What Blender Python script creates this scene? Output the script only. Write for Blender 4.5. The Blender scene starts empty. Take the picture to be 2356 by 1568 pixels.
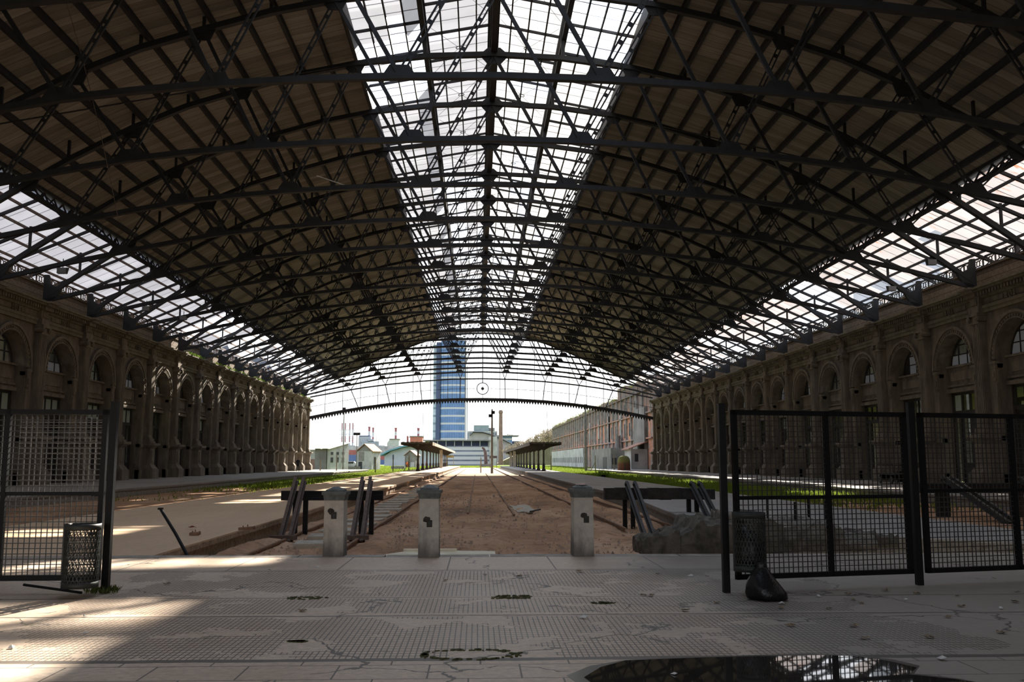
import bpy, bmesh, math, random
from mathutils import Vector, Matrix
R = math.radians
random.seed(7)
scene = bpy.context.scene
COL = scene.collection

# ------------------------------------------------------------------ camera
F_PX = 2150.0
PITCH = math.atan(276 / F_PX)
YAW = math.atan(79 / F_PX * math.cos(PITCH))
cam_d = bpy.data.cameras.new('camera'); cam = bpy.data.objects.new('camera', cam_d); COL.objects.link(cam)
cam_d.sensor_width = 36; cam_d.sensor_fit = 'HORIZONTAL'; cam_d.lens = 36 * F_PX / 2356
cam_d.clip_start = 0.1; cam_d.clip_end = 3000
cam.location = (0, 0, 1.4)
cam.rotation_euler = (math.pi / 2 + PITCH, 0, -YAW)
scene.camera = cam

# ------------------------------------------------------------------ world, sun, exposure
world = bpy.data.worlds.new('sky'); scene.world = world; world.use_nodes = True
wn = world.node_tree.nodes; wl = world.node_tree.links; wn.clear()
wo = wn.new('ShaderNodeOutputWorld'); wb = wn.new('ShaderNodeBackground')
tc = wn.new('ShaderNodeTexCoord'); sp = wn.new('ShaderNodeSeparateXYZ'); rp = wn.new('ShaderNodeValToRGB')
wl.new(tc.outputs['Generated'], sp.inputs[0]); wl.new(sp.outputs['Z'], rp.inputs[0])
rp.color_ramp.elements[0].position = 0.0; rp.color_ramp.elements[0].color = (0.16, 0.15, 0.12, 1)
e_ = rp.color_ramp.elements.new(0.004); e_.color = (1.0, 1.0, 1.0, 1)
rp.color_ramp.elements[2].position = 0.9; rp.color_ramp.elements[2].color = (0.62, 0.76, 1.0, 1)
wl.new(rp.outputs[0], wb.inputs[0]); wb.inputs[1].default_value = 1.5
wl.new(wb.outputs[0], wo.inputs[0])
SUN_DIR = Vector((-0.475, -1.43, -1.0)).normalized()
sd = bpy.data.lights.new('sun', 'SUN'); sd.energy = 15.0; sd.angle = R(0.6); sd.color = (1.0, 0.93, 0.82)
so = bpy.data.objects.new('sun', sd); COL.objects.link(so)
so.rotation_euler = SUN_DIR.to_track_quat('-Z', 'Y').to_euler(); so.location = (60, 200, 120)

vs = scene.view_settings
vs.view_transform = 'Standard'; vs.look = 'None'; vs.exposure = 0.4; vs.gamma = 1.0; vs.use_curve_mapping = False
try:
    cy = scene.cycles
    cy.max_bounces = 7; cy.diffuse_bounces = 4; cy.glossy_bounces = 3; cy.transmission_bounces = 4
    cy.transparent_max_bounces = 12; cy.caustics_reflective = False; cy.caustics_refractive = False
    cy.use_denoising = True; cy.sample_clamp_indirect = 4.0
except Exception:
    pass

# ------------------------------------------------------------------ basic dimensions of the hall
B = 6.5            # bay of the hall
XC = 0.73          # centre line of the hall
def D(k): return (4.85 + k) * B
YG = D(18)         # far gable
Y0 = -14.0         # closed near end behind the viewer
PIT = -0.45

# ------------------------------------------------------------------ materials
MATS = {}
def nodes_of(name):
    m = bpy.data.materials.new(name); m.use_nodes = True
    nt = m.node_tree; nt.nodes.clear()
    out = nt.nodes.new('ShaderNodeOutputMaterial')
    return m, nt, out
def coord(nt, space='pos', scale=(1, 1, 1)):
    if space == 'pos':
        g = nt.nodes.new('ShaderNodeNewGeometry'); src = g.outputs['Position']
    else:
        g = nt.nodes.new('ShaderNodeTexCoord'); src = g.outputs['Object']
    mp = nt.nodes.new('ShaderNodeMapping'); mp.inputs['Scale'].default_value = scale
    nt.links.new(src, mp.inputs['Vector'])
    return mp.outputs['Vector']
def noise(nt, vec, scale, detail=5, rough=0.6):
    n = nt.nodes.new('ShaderNodeTexNoise'); n.inputs['Scale'].default_value = scale
    n.inputs['Detail'].default_value = detail; n.inputs['Roughness'].default_value = rough
    nt.links.new(vec, n.inputs['Vector']); return n.outputs['Fac']
def ramp(nt, fac, stops):
    r = nt.nodes.new('ShaderNodeValToRGB'); e = r.color_ramp.elements
    while len(e) < len(stops): e.new(0.5)
    for i, (p, c) in enumerate(stops):
        e[i].position = p
        e[i].color = (c, c, c, 1) if isinstance(c, (int, float)) else (c[0], c[1], c[2], 1)
    nt.links.new(fac, r.inputs[0]); return r.outputs[0]
def mixc(nt, fac, a, b, mode='MIX'):
    m = nt.nodes.new('ShaderNodeMix'); m.data_type = 'RGBA'; m.blend_type = mode
    for sock, v in ((0, fac), (6, a), (7, b)):
        if hasattr(v, 'links') or hasattr(v, 'is_linked'):
            nt.links.new(v, m.inputs[sock])
        elif sock == 0: m.inputs[0].default_value = v
        else: m.inputs[sock].default_value = (v[0], v[1], v[2], 1)
    return m.outputs[2]
def math_(nt, op, a, b=None, c=None):
    m = nt.nodes.new('ShaderNodeMath'); m.operation = op
    for i, v in enumerate((a, b, c)):
        if v is None: continue
        if hasattr(v, 'is_linked'): nt.links.new(v, m.inputs[i])
        else: m.inputs[i].default_value = v
    return m.outputs[0]
def sepxyz(nt, vec):
    s = nt.nodes.new('ShaderNodeSeparateXYZ'); nt.links.new(vec, s.inputs[0]); return s.outputs
def bump(nt, h, strength=0.3, dist=0.02):
    b = nt.nodes.new('ShaderNodeBump'); b.inputs['Strength'].default_value = strength
    b.inputs['Distance'].default_value = dist; nt.links.new(h, b.inputs['Height']); return b.outputs[0]
def bsdf(nt, out, col, rough=0.8, metal=0.0, normal=None, spec=0.3):
    p = nt.nodes.new('ShaderNodeBsdfPrincipled')
    if hasattr(col, 'is_linked'): nt.links.new(col, p.inputs['Base Color'])
    else: p.inputs['Base Color'].default_value = (col[0], col[1], col[2], 1)
    if hasattr(rough, 'is_linked'): nt.links.new(rough, p.inputs['Roughness'])
    else: p.inputs['Roughness'].default_value = rough
    p.inputs['Metallic'].default_value = metal
    p.inputs['Specular IOR Level'].default_value = spec
    if normal is not None: nt.links.new(normal, p.inputs['Normal'])
    if out is not None: nt.links.new(p.outputs[0], out.inputs[0])
    return p
def simple(name, c1, c2=None, scale=4.0, rough=0.8, metal=0.0, space='obj', bmp=0.0, stretch=(1, 1, 1), spec=0.3, lo=0.35, hi=0.65):
    if name in MATS: return MATS[name]
    m, nt, out = nodes_of(name)
    if c2 is None: c2 = tuple(v * 0.75 for v in c1)
    v = coord(nt, space, stretch); n = noise(nt, v, scale)
    col = ramp(nt, n, ((lo, c2), (hi, c1)))
    bsdf(nt, out, col, rough, metal, bump(nt, n, bmp, 0.02) if bmp else None, spec)
    MATS[name] = m; return m

M = {}
M['steel'] = simple('painted_iron', (0.034, 0.034, 0.039), (0.022, 0.021, 0.022), 1.5, 0.65, space='pos')
M['steel_light'] = simple('grey_iron', (0.06, 0.059, 0.065), (0.035, 0.033, 0.032), 2.0, 0.6, space='pos')
M['rust_bar'] = simple('rusty_bar', (0.21, 0.15, 0.12), (0.11, 0.08, 0.07), 3.0, 0.8, space='pos')
M['black_paint'] = simple('black_paint', (0.008, 0.008, 0.009), (0.005, 0.005, 0.005), 30, 0.5, bmp=0.15, spec=0.15)
M['rail_rust'] = simple('rusty_rail', (0.30, 0.17, 0.10), (0.13, 0.07, 0.045), 9, 0.75, space='pos', bmp=0.3)
M['prop_rust'] = simple('brown_rail_steel', (0.14, 0.09, 0.068), (0.08, 0.055, 0.043), 9, 0.6, bmp=0.2)
M['prop_dark'] = simple('dark_rail_steel', (0.045, 0.042, 0.042), (0.025, 0.023, 0.023), 9, 0.5, bmp=0.2)
M['timber_dark'] = simple('tarred_timber', (0.022, 0.019, 0.018), (0.010, 0.009, 0.0085), 7, 0.85, bmp=0.5, stretch=(0.3, 4, 4))
M['basket'] = simple('grey_green_metal', (0.035, 0.038, 0.035), (0.02, 0.022, 0.02), 12, 0.5)
M['bag'] = simple('black_plastic', (0.008, 0.008, 0.009), (0.005, 0.005, 0.0055), 8, 0.35, bmp=0.8, spec=0.35)
M['stone'] = None
def stone_mat(name, a, b, dark, moss=0.0):
    m, nt, out = nodes_of(name)
    v = coord(nt, 'pos'); v2 = coord(nt, 'pos', (1, 1, 0.25))
    n1 = noise(nt, v, 0.9, 7, 0.65); n2 = noise(nt, v2, 2.2, 6, 0.7); n3 = noise(nt, v, 14, 4)
    c = ramp(nt, n1, ((0.3, b), (0.7, a)))
    c = mixc(nt, ramp(nt, n2, ((0.42, 0.0), (0.72, 0.8))), c, dark)
    if moss > 0:
        z = sepxyz(nt, v)[2]
        k = math_(nt, 'MULTIPLY', ramp(nt, n3, ((0.5, 0.0), (0.6, 1.0))), moss)
        c = mixc(nt, k, c, (0.16, 0.2, 0.05))
    bsdf(nt, out, c, 0.9, 0, bump(nt, n3, 0.5, 0.02), 0.15)
    return m
M['stone'] = stone_mat('weathered_stone', (0.27, 0.225, 0.17), (0.19, 0.158, 0.125), (0.08, 0.068, 0.056))
M['stone_moss'] = stone_mat('mossy_stone', (0.25, 0.21, 0.16), (0.18, 0.15, 0.115), (0.08, 0.068, 0.056), 0.3)
# horizontal boarding of the parapet
def boards(name, c1, c2, pitch, axis=2, gap=0.06, rough=0.85, along=(0.15, 4, 4), dark=0.25):
    m, nt, out = nodes_of(name)
    p = coord(nt, 'pos'); co = sepxyz(nt, p)[axis]
    t = math_(nt, 'DIVIDE', co, pitch); fr = math_(nt, 'FRACT', t); idx = math_(nt, 'FLOOR', t)
    wn_ = nt.nodes.new('ShaderNodeTexWhiteNoise'); wn_.noise_dimensions = '1D'; nt.links.new(idx, wn_.inputs['W'])
    n = noise(nt, coord(nt, 'pos', along), 1.2, 6, 0.7)
    c = ramp(nt, n, ((0.3, c2), (0.7, c1)))
    val = math_(nt, 'MULTIPLY_ADD', wn_.outputs[0], 0.5, 0.7)
    cc = nt.nodes.new('ShaderNodeVectorMath'); cc.operation = 'SCALE'; nt.links.new(c, cc.inputs[0]); nt.links.new(val, cc.inputs['Scale'])
    g = math_(nt, 'GREATER_THAN', fr, gap)
    c = mixc(nt, g, tuple(v * dark for v in c2), cc.outputs[0])
    bsdf(nt, out, c, rough, 0, bump(nt, g, 0.6, 0.03), 0.15)
    return m
M['parapet'] = boards('boarded_parapet', (0.27, 0.21, 0.15), (0.13, 0.10, 0.08), 0.36, 2)
M['roof_board'] = boards('roof_boards', (0.36, 0.34, 0.30), (0.22, 0.205, 0.18), 0.54, 1, 0.05, along=(0.22, 5, 1), dark=0.55)
# translucent corrugated sheets
def sheet(name, tint, k, rust=False):
    m, nt, out = nodes_of(name)
    p = coord(nt, 'pos'); xyz = sepxyz(nt, p)
    n = noise(nt, p, 0.5, 5)
    w = math_(nt, 'SINE', math_(nt, 'MULTIPLY', xyz[1], 2 * math.pi / 0.13))
    st = math_(nt, 'MULTIPLY_ADD', w, 0.05, 0.95)
    iy = math_(nt, 'FLOOR', math_(nt, 'DIVIDE', xyz[1], B / 6.0))
    wn_ = nt.nodes.new('ShaderNodeTexWhiteNoise'); wn_.noise_dimensions = '1D'; nt.links.new(iy, wn_.inputs['W'])
    st = math_(nt, 'MULTIPLY', st, math_(nt, 'MULTIPLY_ADD', wn_.outputs[0], 0.22, 0.85))
    c = ramp(nt, n, ((0.3, tuple(v * k * 0.85 for v in tint)), (0.7, tuple(v * k for v in tint))))
    cc = nt.nodes.new('ShaderNodeVectorMath'); cc.operation = 'SCALE'; nt.links.new(c, cc.inputs[0]); nt.links.new(st, cc.inputs['Scale'])
    col = cc.outputs[0]
    if rust:
        n2 = noise(nt, coord(nt, 'pos', (0.6, 2.5, 0.6)), 1.6, 6, 0.75)
        h = math_(nt, 'SUBTRACT', xyz[2], 14.2)
        h = math_(nt, 'MINIMUM', math_(nt, 'MULTIPLY', math_(nt, 'MAXIMUM', h, 0.0), 3.0), 1.0)
        k2 = math_(nt, 'MULTIPLY', h, ramp(nt, n2, ((0.56, 0.0), (0.62, 0.8))))
        col = mixc(nt, k2, col, (0.20, 0.07, 0.02))
    t = nt.nodes.new('ShaderNodeBsdfTranslucent'); nt.links.new(col, t.inputs[0])
    d = nt.nodes.new('ShaderNodeBsdfDiffuse'); d.inputs[0].default_value = (0.3, 0.3, 0.31, 1)
    a = nt.nodes.new('ShaderNodeAddShader'); nt.links.new(t.outputs[0], a.inputs[0]); nt.links.new(d.outputs[0], a.inputs[1])
    nt.links.new(a.outputs[0], out.inputs[0])
    return m
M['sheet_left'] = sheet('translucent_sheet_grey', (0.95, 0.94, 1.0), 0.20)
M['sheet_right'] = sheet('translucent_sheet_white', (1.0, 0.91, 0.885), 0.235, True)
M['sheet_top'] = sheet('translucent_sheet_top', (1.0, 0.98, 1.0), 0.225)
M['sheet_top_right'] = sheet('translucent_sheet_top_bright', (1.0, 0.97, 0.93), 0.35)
M['sheet_sun_block'] = sheet('added_bright_sheet', (0.92, 0.96, 1.0), 0.8)  # added sheet: bright like open sky, yet keeps direct sun off the floor
def glassy(name, tint, op, rough=0.05):
    m, nt, out = nodes_of(name)
    t = nt.nodes.new('ShaderNodeBsdfTransparent'); t.inputs[0].default_value = (*tint, 1)
    g = nt.nodes.new('ShaderNodeBsdfGlossy'); g.inputs[0].default_value = (0.8, 0.85, 0.9, 1); g.inputs['Roughness'].default_value = rough
    mx = nt.nodes.new('ShaderNodeMixShader'); mx.inputs[0].default_value = op
    nt.links.new(t.outputs[0], mx.inputs[1]); nt.links.new(g.outputs[0], mx.inputs[2]); nt.links.new(mx.outputs[0], out.inputs[0])
    return m
M['clear_pane'] = glassy('clear_pane', (0.85, 0.9, 0.95), 0.08)
def frosted(name, c):
    m, nt, out = nodes_of(name)
    t = nt.nodes.new('ShaderNodeBsdfTranslucent'); t.inputs[0].default_value = (*c, 1)
    d = nt.nodes.new('ShaderNodeBsdfDiffuse'); d.inputs[0].default_value = (0.42, 0.42, 0.43, 1)
    mx = nt.nodes.new('ShaderNodeMixShader'); mx.inputs[0].default_value = 0.5
    nt.links.new(t.outputs[0], mx.inputs[1]); nt.links.new(d.outputs[0], mx.inputs[2]); nt.links.new(mx.outputs[0], out.inputs[0])
    return m
M['frosted_pane'] = frosted('frosted_pane', (0.75, 0.76, 0.8))
M['dark_wood'] = simple('dark_joinery', (0.06, 0.05, 0.045), (0.03, 0.026, 0.024), 6, 0.7)
M['dirt_in'] = None

# ------------------------------------------------------------------ mesh builder
class MB:
    def __init__(s): s.v = []; s.f = []
    def add(s, vs_, fs):
        o = len(s.v); s.v.extend([tuple(p) for p in vs_]); s.f.extend([tuple(i + o for i in f) for f in fs]); return s
    def box(s, c, d, rz=0.0):
        x, y, z = d[0] / 2, d[1] / 2, d[2] / 2; cs, sn = math.cos(rz), math.sin(rz)
        P = [(-x, -y, -z), (x, -y, -z), (x, y, -z), (-x, y, -z), (-x, -y, z), (x, -y, z), (x, y, z), (-x, y, z)]
        s.add([(c[0] + p[0] * cs - p[1] * sn, c[1] + p[0] * sn + p[1] * cs, c[2] + p[2]) for p in P],
              [(0, 3, 2, 1), (4, 5, 6, 7), (0, 1, 5, 4), (1, 2, 6, 5), (2, 3, 7, 6), (3, 0, 4, 7)]); return s
    def b2(s, x0, x1, y0, y1, z0, z1):
        return s.box(((x0 + x1) / 2, (y0 + y1) / 2, (z0 + z1) / 2), (abs(x1 - x0), abs(y1 - y0), abs(z1 - z0)))
    def frustum(s, c, z0, z1, a0, b0, a1, b1, off=(0, 0)):
        P = []
        for z, a, b, ox, oy in ((z0, a0, b0, 0, 0), (z1, a1, b1, off[0], off[1])):
            for sx, sy in ((-1, -1), (1, -1), (1, 1), (-1, 1)): P.append((c[0] + ox + sx * a / 2, c[1] + oy + sy * b / 2, z))
        s.add(P, [(0, 3, 2, 1), (4, 5, 6, 7), (0, 1, 5, 4), (1, 2, 6, 5), (2, 3, 7, 6), (3, 0, 4, 7)]); return s
    def bar(s, a, b, w, h, up=(0, 0, 1)):
        return s.sweep([a, b], w, h, up)
    def sweep(s, pts, w, h, up=(0, 0, 1), closed=False):
        pts = [Vector(p) for p in pts]; up = Vector(up); n = len(pts); ring = []
        for i, p in enumerate(pts):
            if closed: t = (pts[(i + 1) % n] - pts[i - 1])
            elif i == 0: t = pts[1] - pts[0]
            elif i == n - 1: t = pts[-1] - pts[-2]
            else: t = (pts[i + 1] - p).normalized() + (p - pts[i - 1]).normalized()
            t.normalize(); u = up if abs(t.dot(up)) < 0.98 else Vector((0, 1, 0))
            sd_ = t.cross(u).normalized(); uu = sd_.cross(t).normalized()
            ring += [p + sd_ * (-w / 2) + uu * (-h / 2), p + sd_ * (w / 2) + uu * (-h / 2), p + sd_ * (w / 2) + uu * (h / 2), p + sd_ * (-w / 2) + uu * (h / 2)]
        fs = []
        m = n if closed else n - 1
        for i in range(m):
            a = 4 * i; b = 4 * ((i + 1) % n)
            for k in range(4): fs.append((a + k, a + (k + 1) % 4, b + (k + 1) % 4, b + k))
        if not closed: fs += [(3, 2, 1, 0), (4 * n - 4, 4 * n - 3, 4 * n - 2, 4 * n - 1)]
        s.add(ring, fs); return s
    def tube(s, pts, r, n=8, r2=None, cap=True):
        pts = [Vector(p) for p in pts]; m = len(pts); ring = []
        for i, p in enumerate(pts):
            t = (pts[min(i + 1, m - 1)] - pts[max(i - 1, 0)]).normalized()
            u = Vector((0, 0, 1)) if abs(t.z) < 0.95 else Vector((0, 1, 0))
            a = t.cross(u).normalized(); b = a.cross(t).normalized()
            rr = r if r2 is None else r + (r2 - r) * i / max(1, m - 1)
            for k in range(n):
                an = 2 * math.pi * k / n; ring.append(p + a * math.cos(an) * rr + b * math.sin(an) * rr)
        fs = [(i * n + k, i * n + (k + 1) % n, (i + 1) * n + (k + 1) % n, (i + 1) * n + k) for i in range(m - 1) for k in range(n)]
        if cap: fs += [tuple(range(n))[::-1], tuple((m - 1) * n + k for k in range(n))]
        s.add(ring, fs); return s
    def lathe(s, prof, c=(0, 0), n=20, cap=True):
        ring = [(c[0] + r * math.cos(2 * math.pi * k / n), c[1] + r * math.sin(2 * math.pi * k / n), z) for r, z in prof for k in range(n)]
        m = len(prof)
        fs = [(i * n + k, i * n + (k + 1) % n, (i + 1) * n + (k + 1) % n, (i + 1) * n + k) for i in range(m - 1) for k in range(n)]
        if cap: fs += [tuple(range(n))[::-1], tuple((m - 1) * n + k for k in range(n))]
        s.add(ring, fs); return s
    def prism(s, poly, off):
        off = Vector(off); n = len(poly); P = [Vector(p) for p in poly]
        s.add(P + [p + off for p in P], [tuple(range(n))[::-1], tuple(range(n, 2 * n))] + [(i, (i + 1) % n, n + (i + 1) % n, n + i) for i in range(n)]); return s
    def quad(s, a, b, c, d): return s.add([a, b, c, d], [(0, 1, 2, 3)])
    def ring_xz(s, cx, y, cz, r0, r1, dy, n=32, a0=0.0, a1=2 * math.pi):
        full = abs(a1 - a0 - 2 * math.pi) < 1e-6; m = n if full else n + 1; P = []
        for i in range(m):
            a = a0 + (a1 - a0) * i / n; c_, s_ = math.cos(a), math.sin(a)
            P += [(cx + r0 * c_, y - dy / 2, cz + r0 * s_), (cx + r1 * c_, y - dy / 2, cz + r1 * s_), (cx + r1 * c_, y + dy / 2, cz + r1 * s_), (cx + r0 * c_, y + dy / 2, cz + r0 * s_)]
        fs = []
        for i in range(n):
            a = 4 * i; b = 4 * ((i + 1) % m)
            for k in range(4): fs.append((a + k, a + (k + 1) % 4, b + (k + 1) % 4, b + k))
        if not full: fs += [(3, 2, 1, 0), (4 * m - 4, 4 * m - 3, 4 * m - 2, 4 * m - 1)]
        s.add(P, fs); return s
    def ring_yz(s, x, cy_, cz, r0, r1, x1, n=20, a0=0.0, a1=math.pi):
        P = []
        for i in range(n + 1):
            a = a0 + (a1 - a0) * i / n; c_, s_ = math.cos(a), math.sin(a)
            P += [(x, cy_ + r0 * c_, cz + r0 * s_), (x, cy_ + r1 * c_, cz + r1 * s_), (x1, cy_ + r1 * c_, cz + r1 * s_), (x1, cy_ + r0 * c_, cz + r0 * s_)]
        fs = []
        for i in range(n):
            a = 4 * i
            for k in range(4): fs.append((a + k, a + (k + 1) % 4, a + 4 + (k + 1) % 4, a + 4 + k))
        fs += [(3, 2, 1, 0), (4 * n, 4 * n + 1, 4 * n + 2, 4 * n + 3)]
        s.add(P, fs); return s
    def build(s, name, m=None, parent=None, smooth=False, loc=None, fix=True):
        me = bpy.data.meshes.new(name); me.from_pydata(s.v, [], s.f)
        if fix and len(s.f) < 60000:
            bm = bmesh.new(); bm.from_mesh(me); bmesh.ops.recalc_face_normals(bm, faces=bm.faces); bm.to_mesh(me); bm.free()
        if m is not None: me.materials.append(m)
        if smooth:
            for p in me.polygons: p.use_smooth = True
        o = bpy.data.objects.new(name, me); COL.objects.link(o)
        if parent is not None: o.parent = parent
        if loc is not None: o.location = loc
        return o

def tag(o, label=None, cat=None, group=None, kind=None):
    if label: o['label'] = label
    if cat: o['category'] = cat
    if group: o['group'] = group
    if kind: o['kind'] = kind
    return o
def empty(name, loc=(0, 0, 0), rz=0.0):
    o = bpy.data.objects.new(name, None); COL.objects.link(o); o.location = loc; o.rotation_euler = (0, 0, rz)
    o.empty_display_size = 0.2; return o
KIDS = {}
def copy_tree(o, parent=None):
    c = o.copy(); COL.objects.link(c)
    if parent is not None: c.parent = parent
    for ch in [x for x in o.children]: copy_tree(ch, c)
    return c
def dup(root, loc, rz=None, label=None):
    c = copy_tree(root); c.location = loc
    if rz is not None: c.rotation_euler = (0, 0, rz)
    if label: c['label'] = label
    return c
ORD = ['first', 'second', 'third', 'fourth', 'fifth', 'sixth', 'seventh', 'eighth', 'ninth', 'tenth', 'eleventh', 'twelfth', 'thirteenth',
       'fourteenth', 'fifteenth', 'sixteenth', 'seventeenth', 'eighteenth', 'nineteenth', 'twentieth']

# ================================================================== ROOF
SHEET = [(23.2, 15.35), (20.6, 16.85), (17.6, 18.25), (15.0, 19.25), (12.4, 20.1), (9.6, 20.95), (6.85, 21.7)]
CHORD = [(27.2, 11.45), (25.2, 12.85), (23.2, 14.2), (20.6, 15.85), (17.6, 17.5), (15.0, 18.65), (12.4, 19.5), (9.6, 20.35), (6.9, 20.95), (3.45, 21.4), (0.0, 21.55)]
TIE = [(27.2, 11.15), (23.6, 12.05), (20.4, 12.75), (17.8, 13.3), (15.25, 13.8), (12.6, 14.15), (9.95, 14.42), (6.7, 14.65), (3.55, 14.8), (0.0, 14.87)]
TN = [(0.0, 21.5), (6.9, 20.9), (12.4, 19.45), (17.6, 17.4), (22.4, 14.7)]
BN = [(3.55, 14.85), (9.95, 14.47), (15.25, 13.85), (20.4, 12.8)]
def interp(prof, u):
    pr = sorted(prof)
    for (a, za), (b_, zb) in zip(pr, pr[1:]):
        if a <= u <= b_: return za + (zb - za) * (u - a) / (b_ - a)
    return pr[-1][1] if u > pr[-1][0] else pr[0][1]
YE = YG + 0.9
for side, nm in ((-1, 'left'), (1, 'right')):
    mb = MB()
    for (a, za), (b_, zb) in zip(SHEET, SHEET[1:]):
        x0, x1 = XC + side * a, XC + side * b_
        mb.prism([(x0, Y0, za), (x1, Y0, zb), (x1, Y0, zb + 0.1), (x0, Y0, za + 0.1)], (0, YE - Y0, 0))
    c = mb.build('ceiling', M['roof_board']); tag(c, 'dark boarded roof slope on the %s side of the hall' % nm, 'ceiling', kind='structure')
    for i in range(13):
        u = 22.55 - i * 1.3
        z = interp(SHEET, u) - 0.16
        MB().b2(XC + side * (u - 0.08), XC + side * (u + 0.08), Y0, YE, z - 0.13, z + 0.15).build('purlin', M['steel'], c)
    # lattice edge beam along the lower rim
    mb = MB(); x = XC + side * 23.25
    mb.b2(x - 0.16, x + 0.16, Y0, YE, 15.15, 15.32); mb.b2(x - 0.16, x + 0.16, Y0, YE, 14.62, 14.76)
    y = 16.0
    while y < YE - 1.1:
        mb.bar((x, y, 14.75), (x, y + 0.54, 15.15), 0.06, 0.08); mb.bar((x, y + 0.54, 15.15), (x, y + 1.08, 14.75), 0.06, 0.08); y += 1.0833
    mb.build('edge_beam', M['steel'], c)
    mb = MB(); x = XC + side * 6.82
    mb.b2(x - 0.05, x + 0.05, Y0, YE, 21.15, 21.95)
    mb.build('skylight_upstand', M['steel_light'], c)
# closed roof over the near end (no glazing before this line)
YS = 4.0
mb = MB(); mb.b2(XC - 6.9, XC + 6.9, Y0, YS, 21.8, 21.95)
mb.b2(XC - 28.7, XC - 23.2, Y0, YS, 14.8, 15.2); mb.b2(XC + 23.2, XC + 28.7, Y0, YS, 14.8, 15.2)
tag(mb.build('ceiling', M['roof_board']), 'boarded roof closing the near end of the hall', 'ceiling', kind='structure')

# ---- trusses
def poly_mirror(p): return [(-u, z) for u, z in p] + [(u, z) for u, z in reversed(p[:-1])]
def make_truss(kind):
    t = empty('roof_truss')
    MB().sweep([(u, 0, z) for u, z in poly_mirror(CHORD)], 0.26, 0.24).build('top_chord', M['steel'], t)
    MB().sweep([(u, 0, z) for u, z in poly_mirror(TIE)], 0.24, 0.22).build('bottom_chord', M['steel'], t)
    for s in (-1, 1):
        chain = [TN[0], BN[0], TN[1], BN[1], TN[2], BN[2], TN[3], BN[3], TN[4]]
        for i in range(8):
            (a, za), (b_, zb) = chain[i], chain[i + 1]
            mb = MB(); down = i % 2 == 0
            A = Vector((s * a, 0, za)); Bv = Vector((s * b_, 0, zb))
            if down == (s < 0) or i > 5:
                d = (Bv - A).normalized(); nrm = d.cross(Vector((0, 1, 0))).normalized() * 0.0
                for o in (-0.085, 0.085):
                    off = d.cross(Vector((0, 1, 0))) * o
                    mb.bar(A + off, Bv + off, 0.07, 0.06)
                L = (Bv - A).length; n = int(L / 0.75)
                for q in range(1, n):
                    p = A + d * (L * q / n); off = d.cross(Vector((0, 1, 0)))
                    mb.bar(p - off * 0.1, p + off * 0.1, 0.05, 0.16)
            else:
                mb.bar(A, Bv, 0.13, 0.15)
            mb.build('diagonal_brace', M['steel'], t)
    for s in (-1, 1):
        for i, (u, z) in enumerate(BN):
            w = 0.62; zz = z + 0.02
            P = [(s * u - w, -0.03, zz - 0.08), (s * u + w, -0.03, zz - 0.08), (s * u + w * 0.55, -0.03, zz + 0.36), (s * u - w * 0.55, -0.03, zz + 0.36)]
            MB().prism(P, (0, 0.06, 0)).build('gusset_plate', M['steel'], t)
        for i, (u, z) in enumerate(TN[1:]):
            w = 0.55; sl = -(0.18, 0.3, 0.5, 0.68)[i] * s
            P = [(s * u - w, -0.03, z - w * sl + 0.02), (s * u + w, -0.03, z + w * sl + 0.02), (s * u + w * 0.5, -0.03, z - 0.42), (s * u - w * 0.5, -0.03, z - 0.42)]
            MB().prism(P, (0, 0.06, 0)).build('gusset_plate', M['steel'], t)
        # curved shoe against the wall, and short struts up to the glazing
        P = [(27.1, 11.0), (27.38, 11.02), (27.38, 12.75), (27.12, 12.75), (27.02, 12.2), (26.6, 12.0), (26.25, 12.05), (26.45, 11.6), (26.75, 11.2)]
        MB().prism([(s * u, -0.12, z) for u, z in P], (0, 0.24, 0)).build('wall_bracket', M['steel'], t)
        for u in (25.3, 23.25):
            za = interp(CHORD, u); zb = 15.1 - (u - 23.2) * 0.434
            MB().b2(s * u - 0.06, s * u + 0.06, -0.06, 0.06, za, zb - 0.02).build('strut', M['steel'], t)
    oct_ = [(0.62, 0.12), (0.62, -0.12), (0.34, -0.44), (-0.34, -0.44), (-0.62, -0.12), (-0.62, 0.12), (-0.3, 0.4), (0.3, 0.4)]
    MB().prism([(u, -0.035, 21.5 + z) for u, z in oct_], (0, 0.07, 0)).build('gusset_plate', M['steel'], t)
    for u, z0, z1 in ((0, 21.6, 23.9), (-3.45, 21.45, 22.7), (3.45, 21.45, 22.7)):
        MB().b2(u - 0.09, u + 0.09, -0.09, 0.09, z0, z1).build('strut', M['steel'], t)
    for u in (9.6, 12.4, 15.0, 17.6, 20.6):
        for s in (-1, 1):
            MB().b2(s * u - 0.06, s * u + 0.06, -0.06, 0.06, interp(CHORD, u), interp(SHEET, u) - 0.02).build('strut', M['steel'], t)
    return t
truss0 = make_truss(0)
tag(truss0, 'crescent iron roof truss, hanging nearest to the viewer', 'roof truss', 'iron roof trusses across the hall')
truss0.location = (XC, D(-1), 0)
for k in range(0, 18):
    o = dup(truss0, (XC, D(k), 0))
    if k < 17: o['label'] = 'crescent iron roof truss with web bracing, %s counted from the near end' % ORD[k + 1]
    else: o['label'] = 'crescent iron roof truss, last one before the open gable screen'
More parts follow.
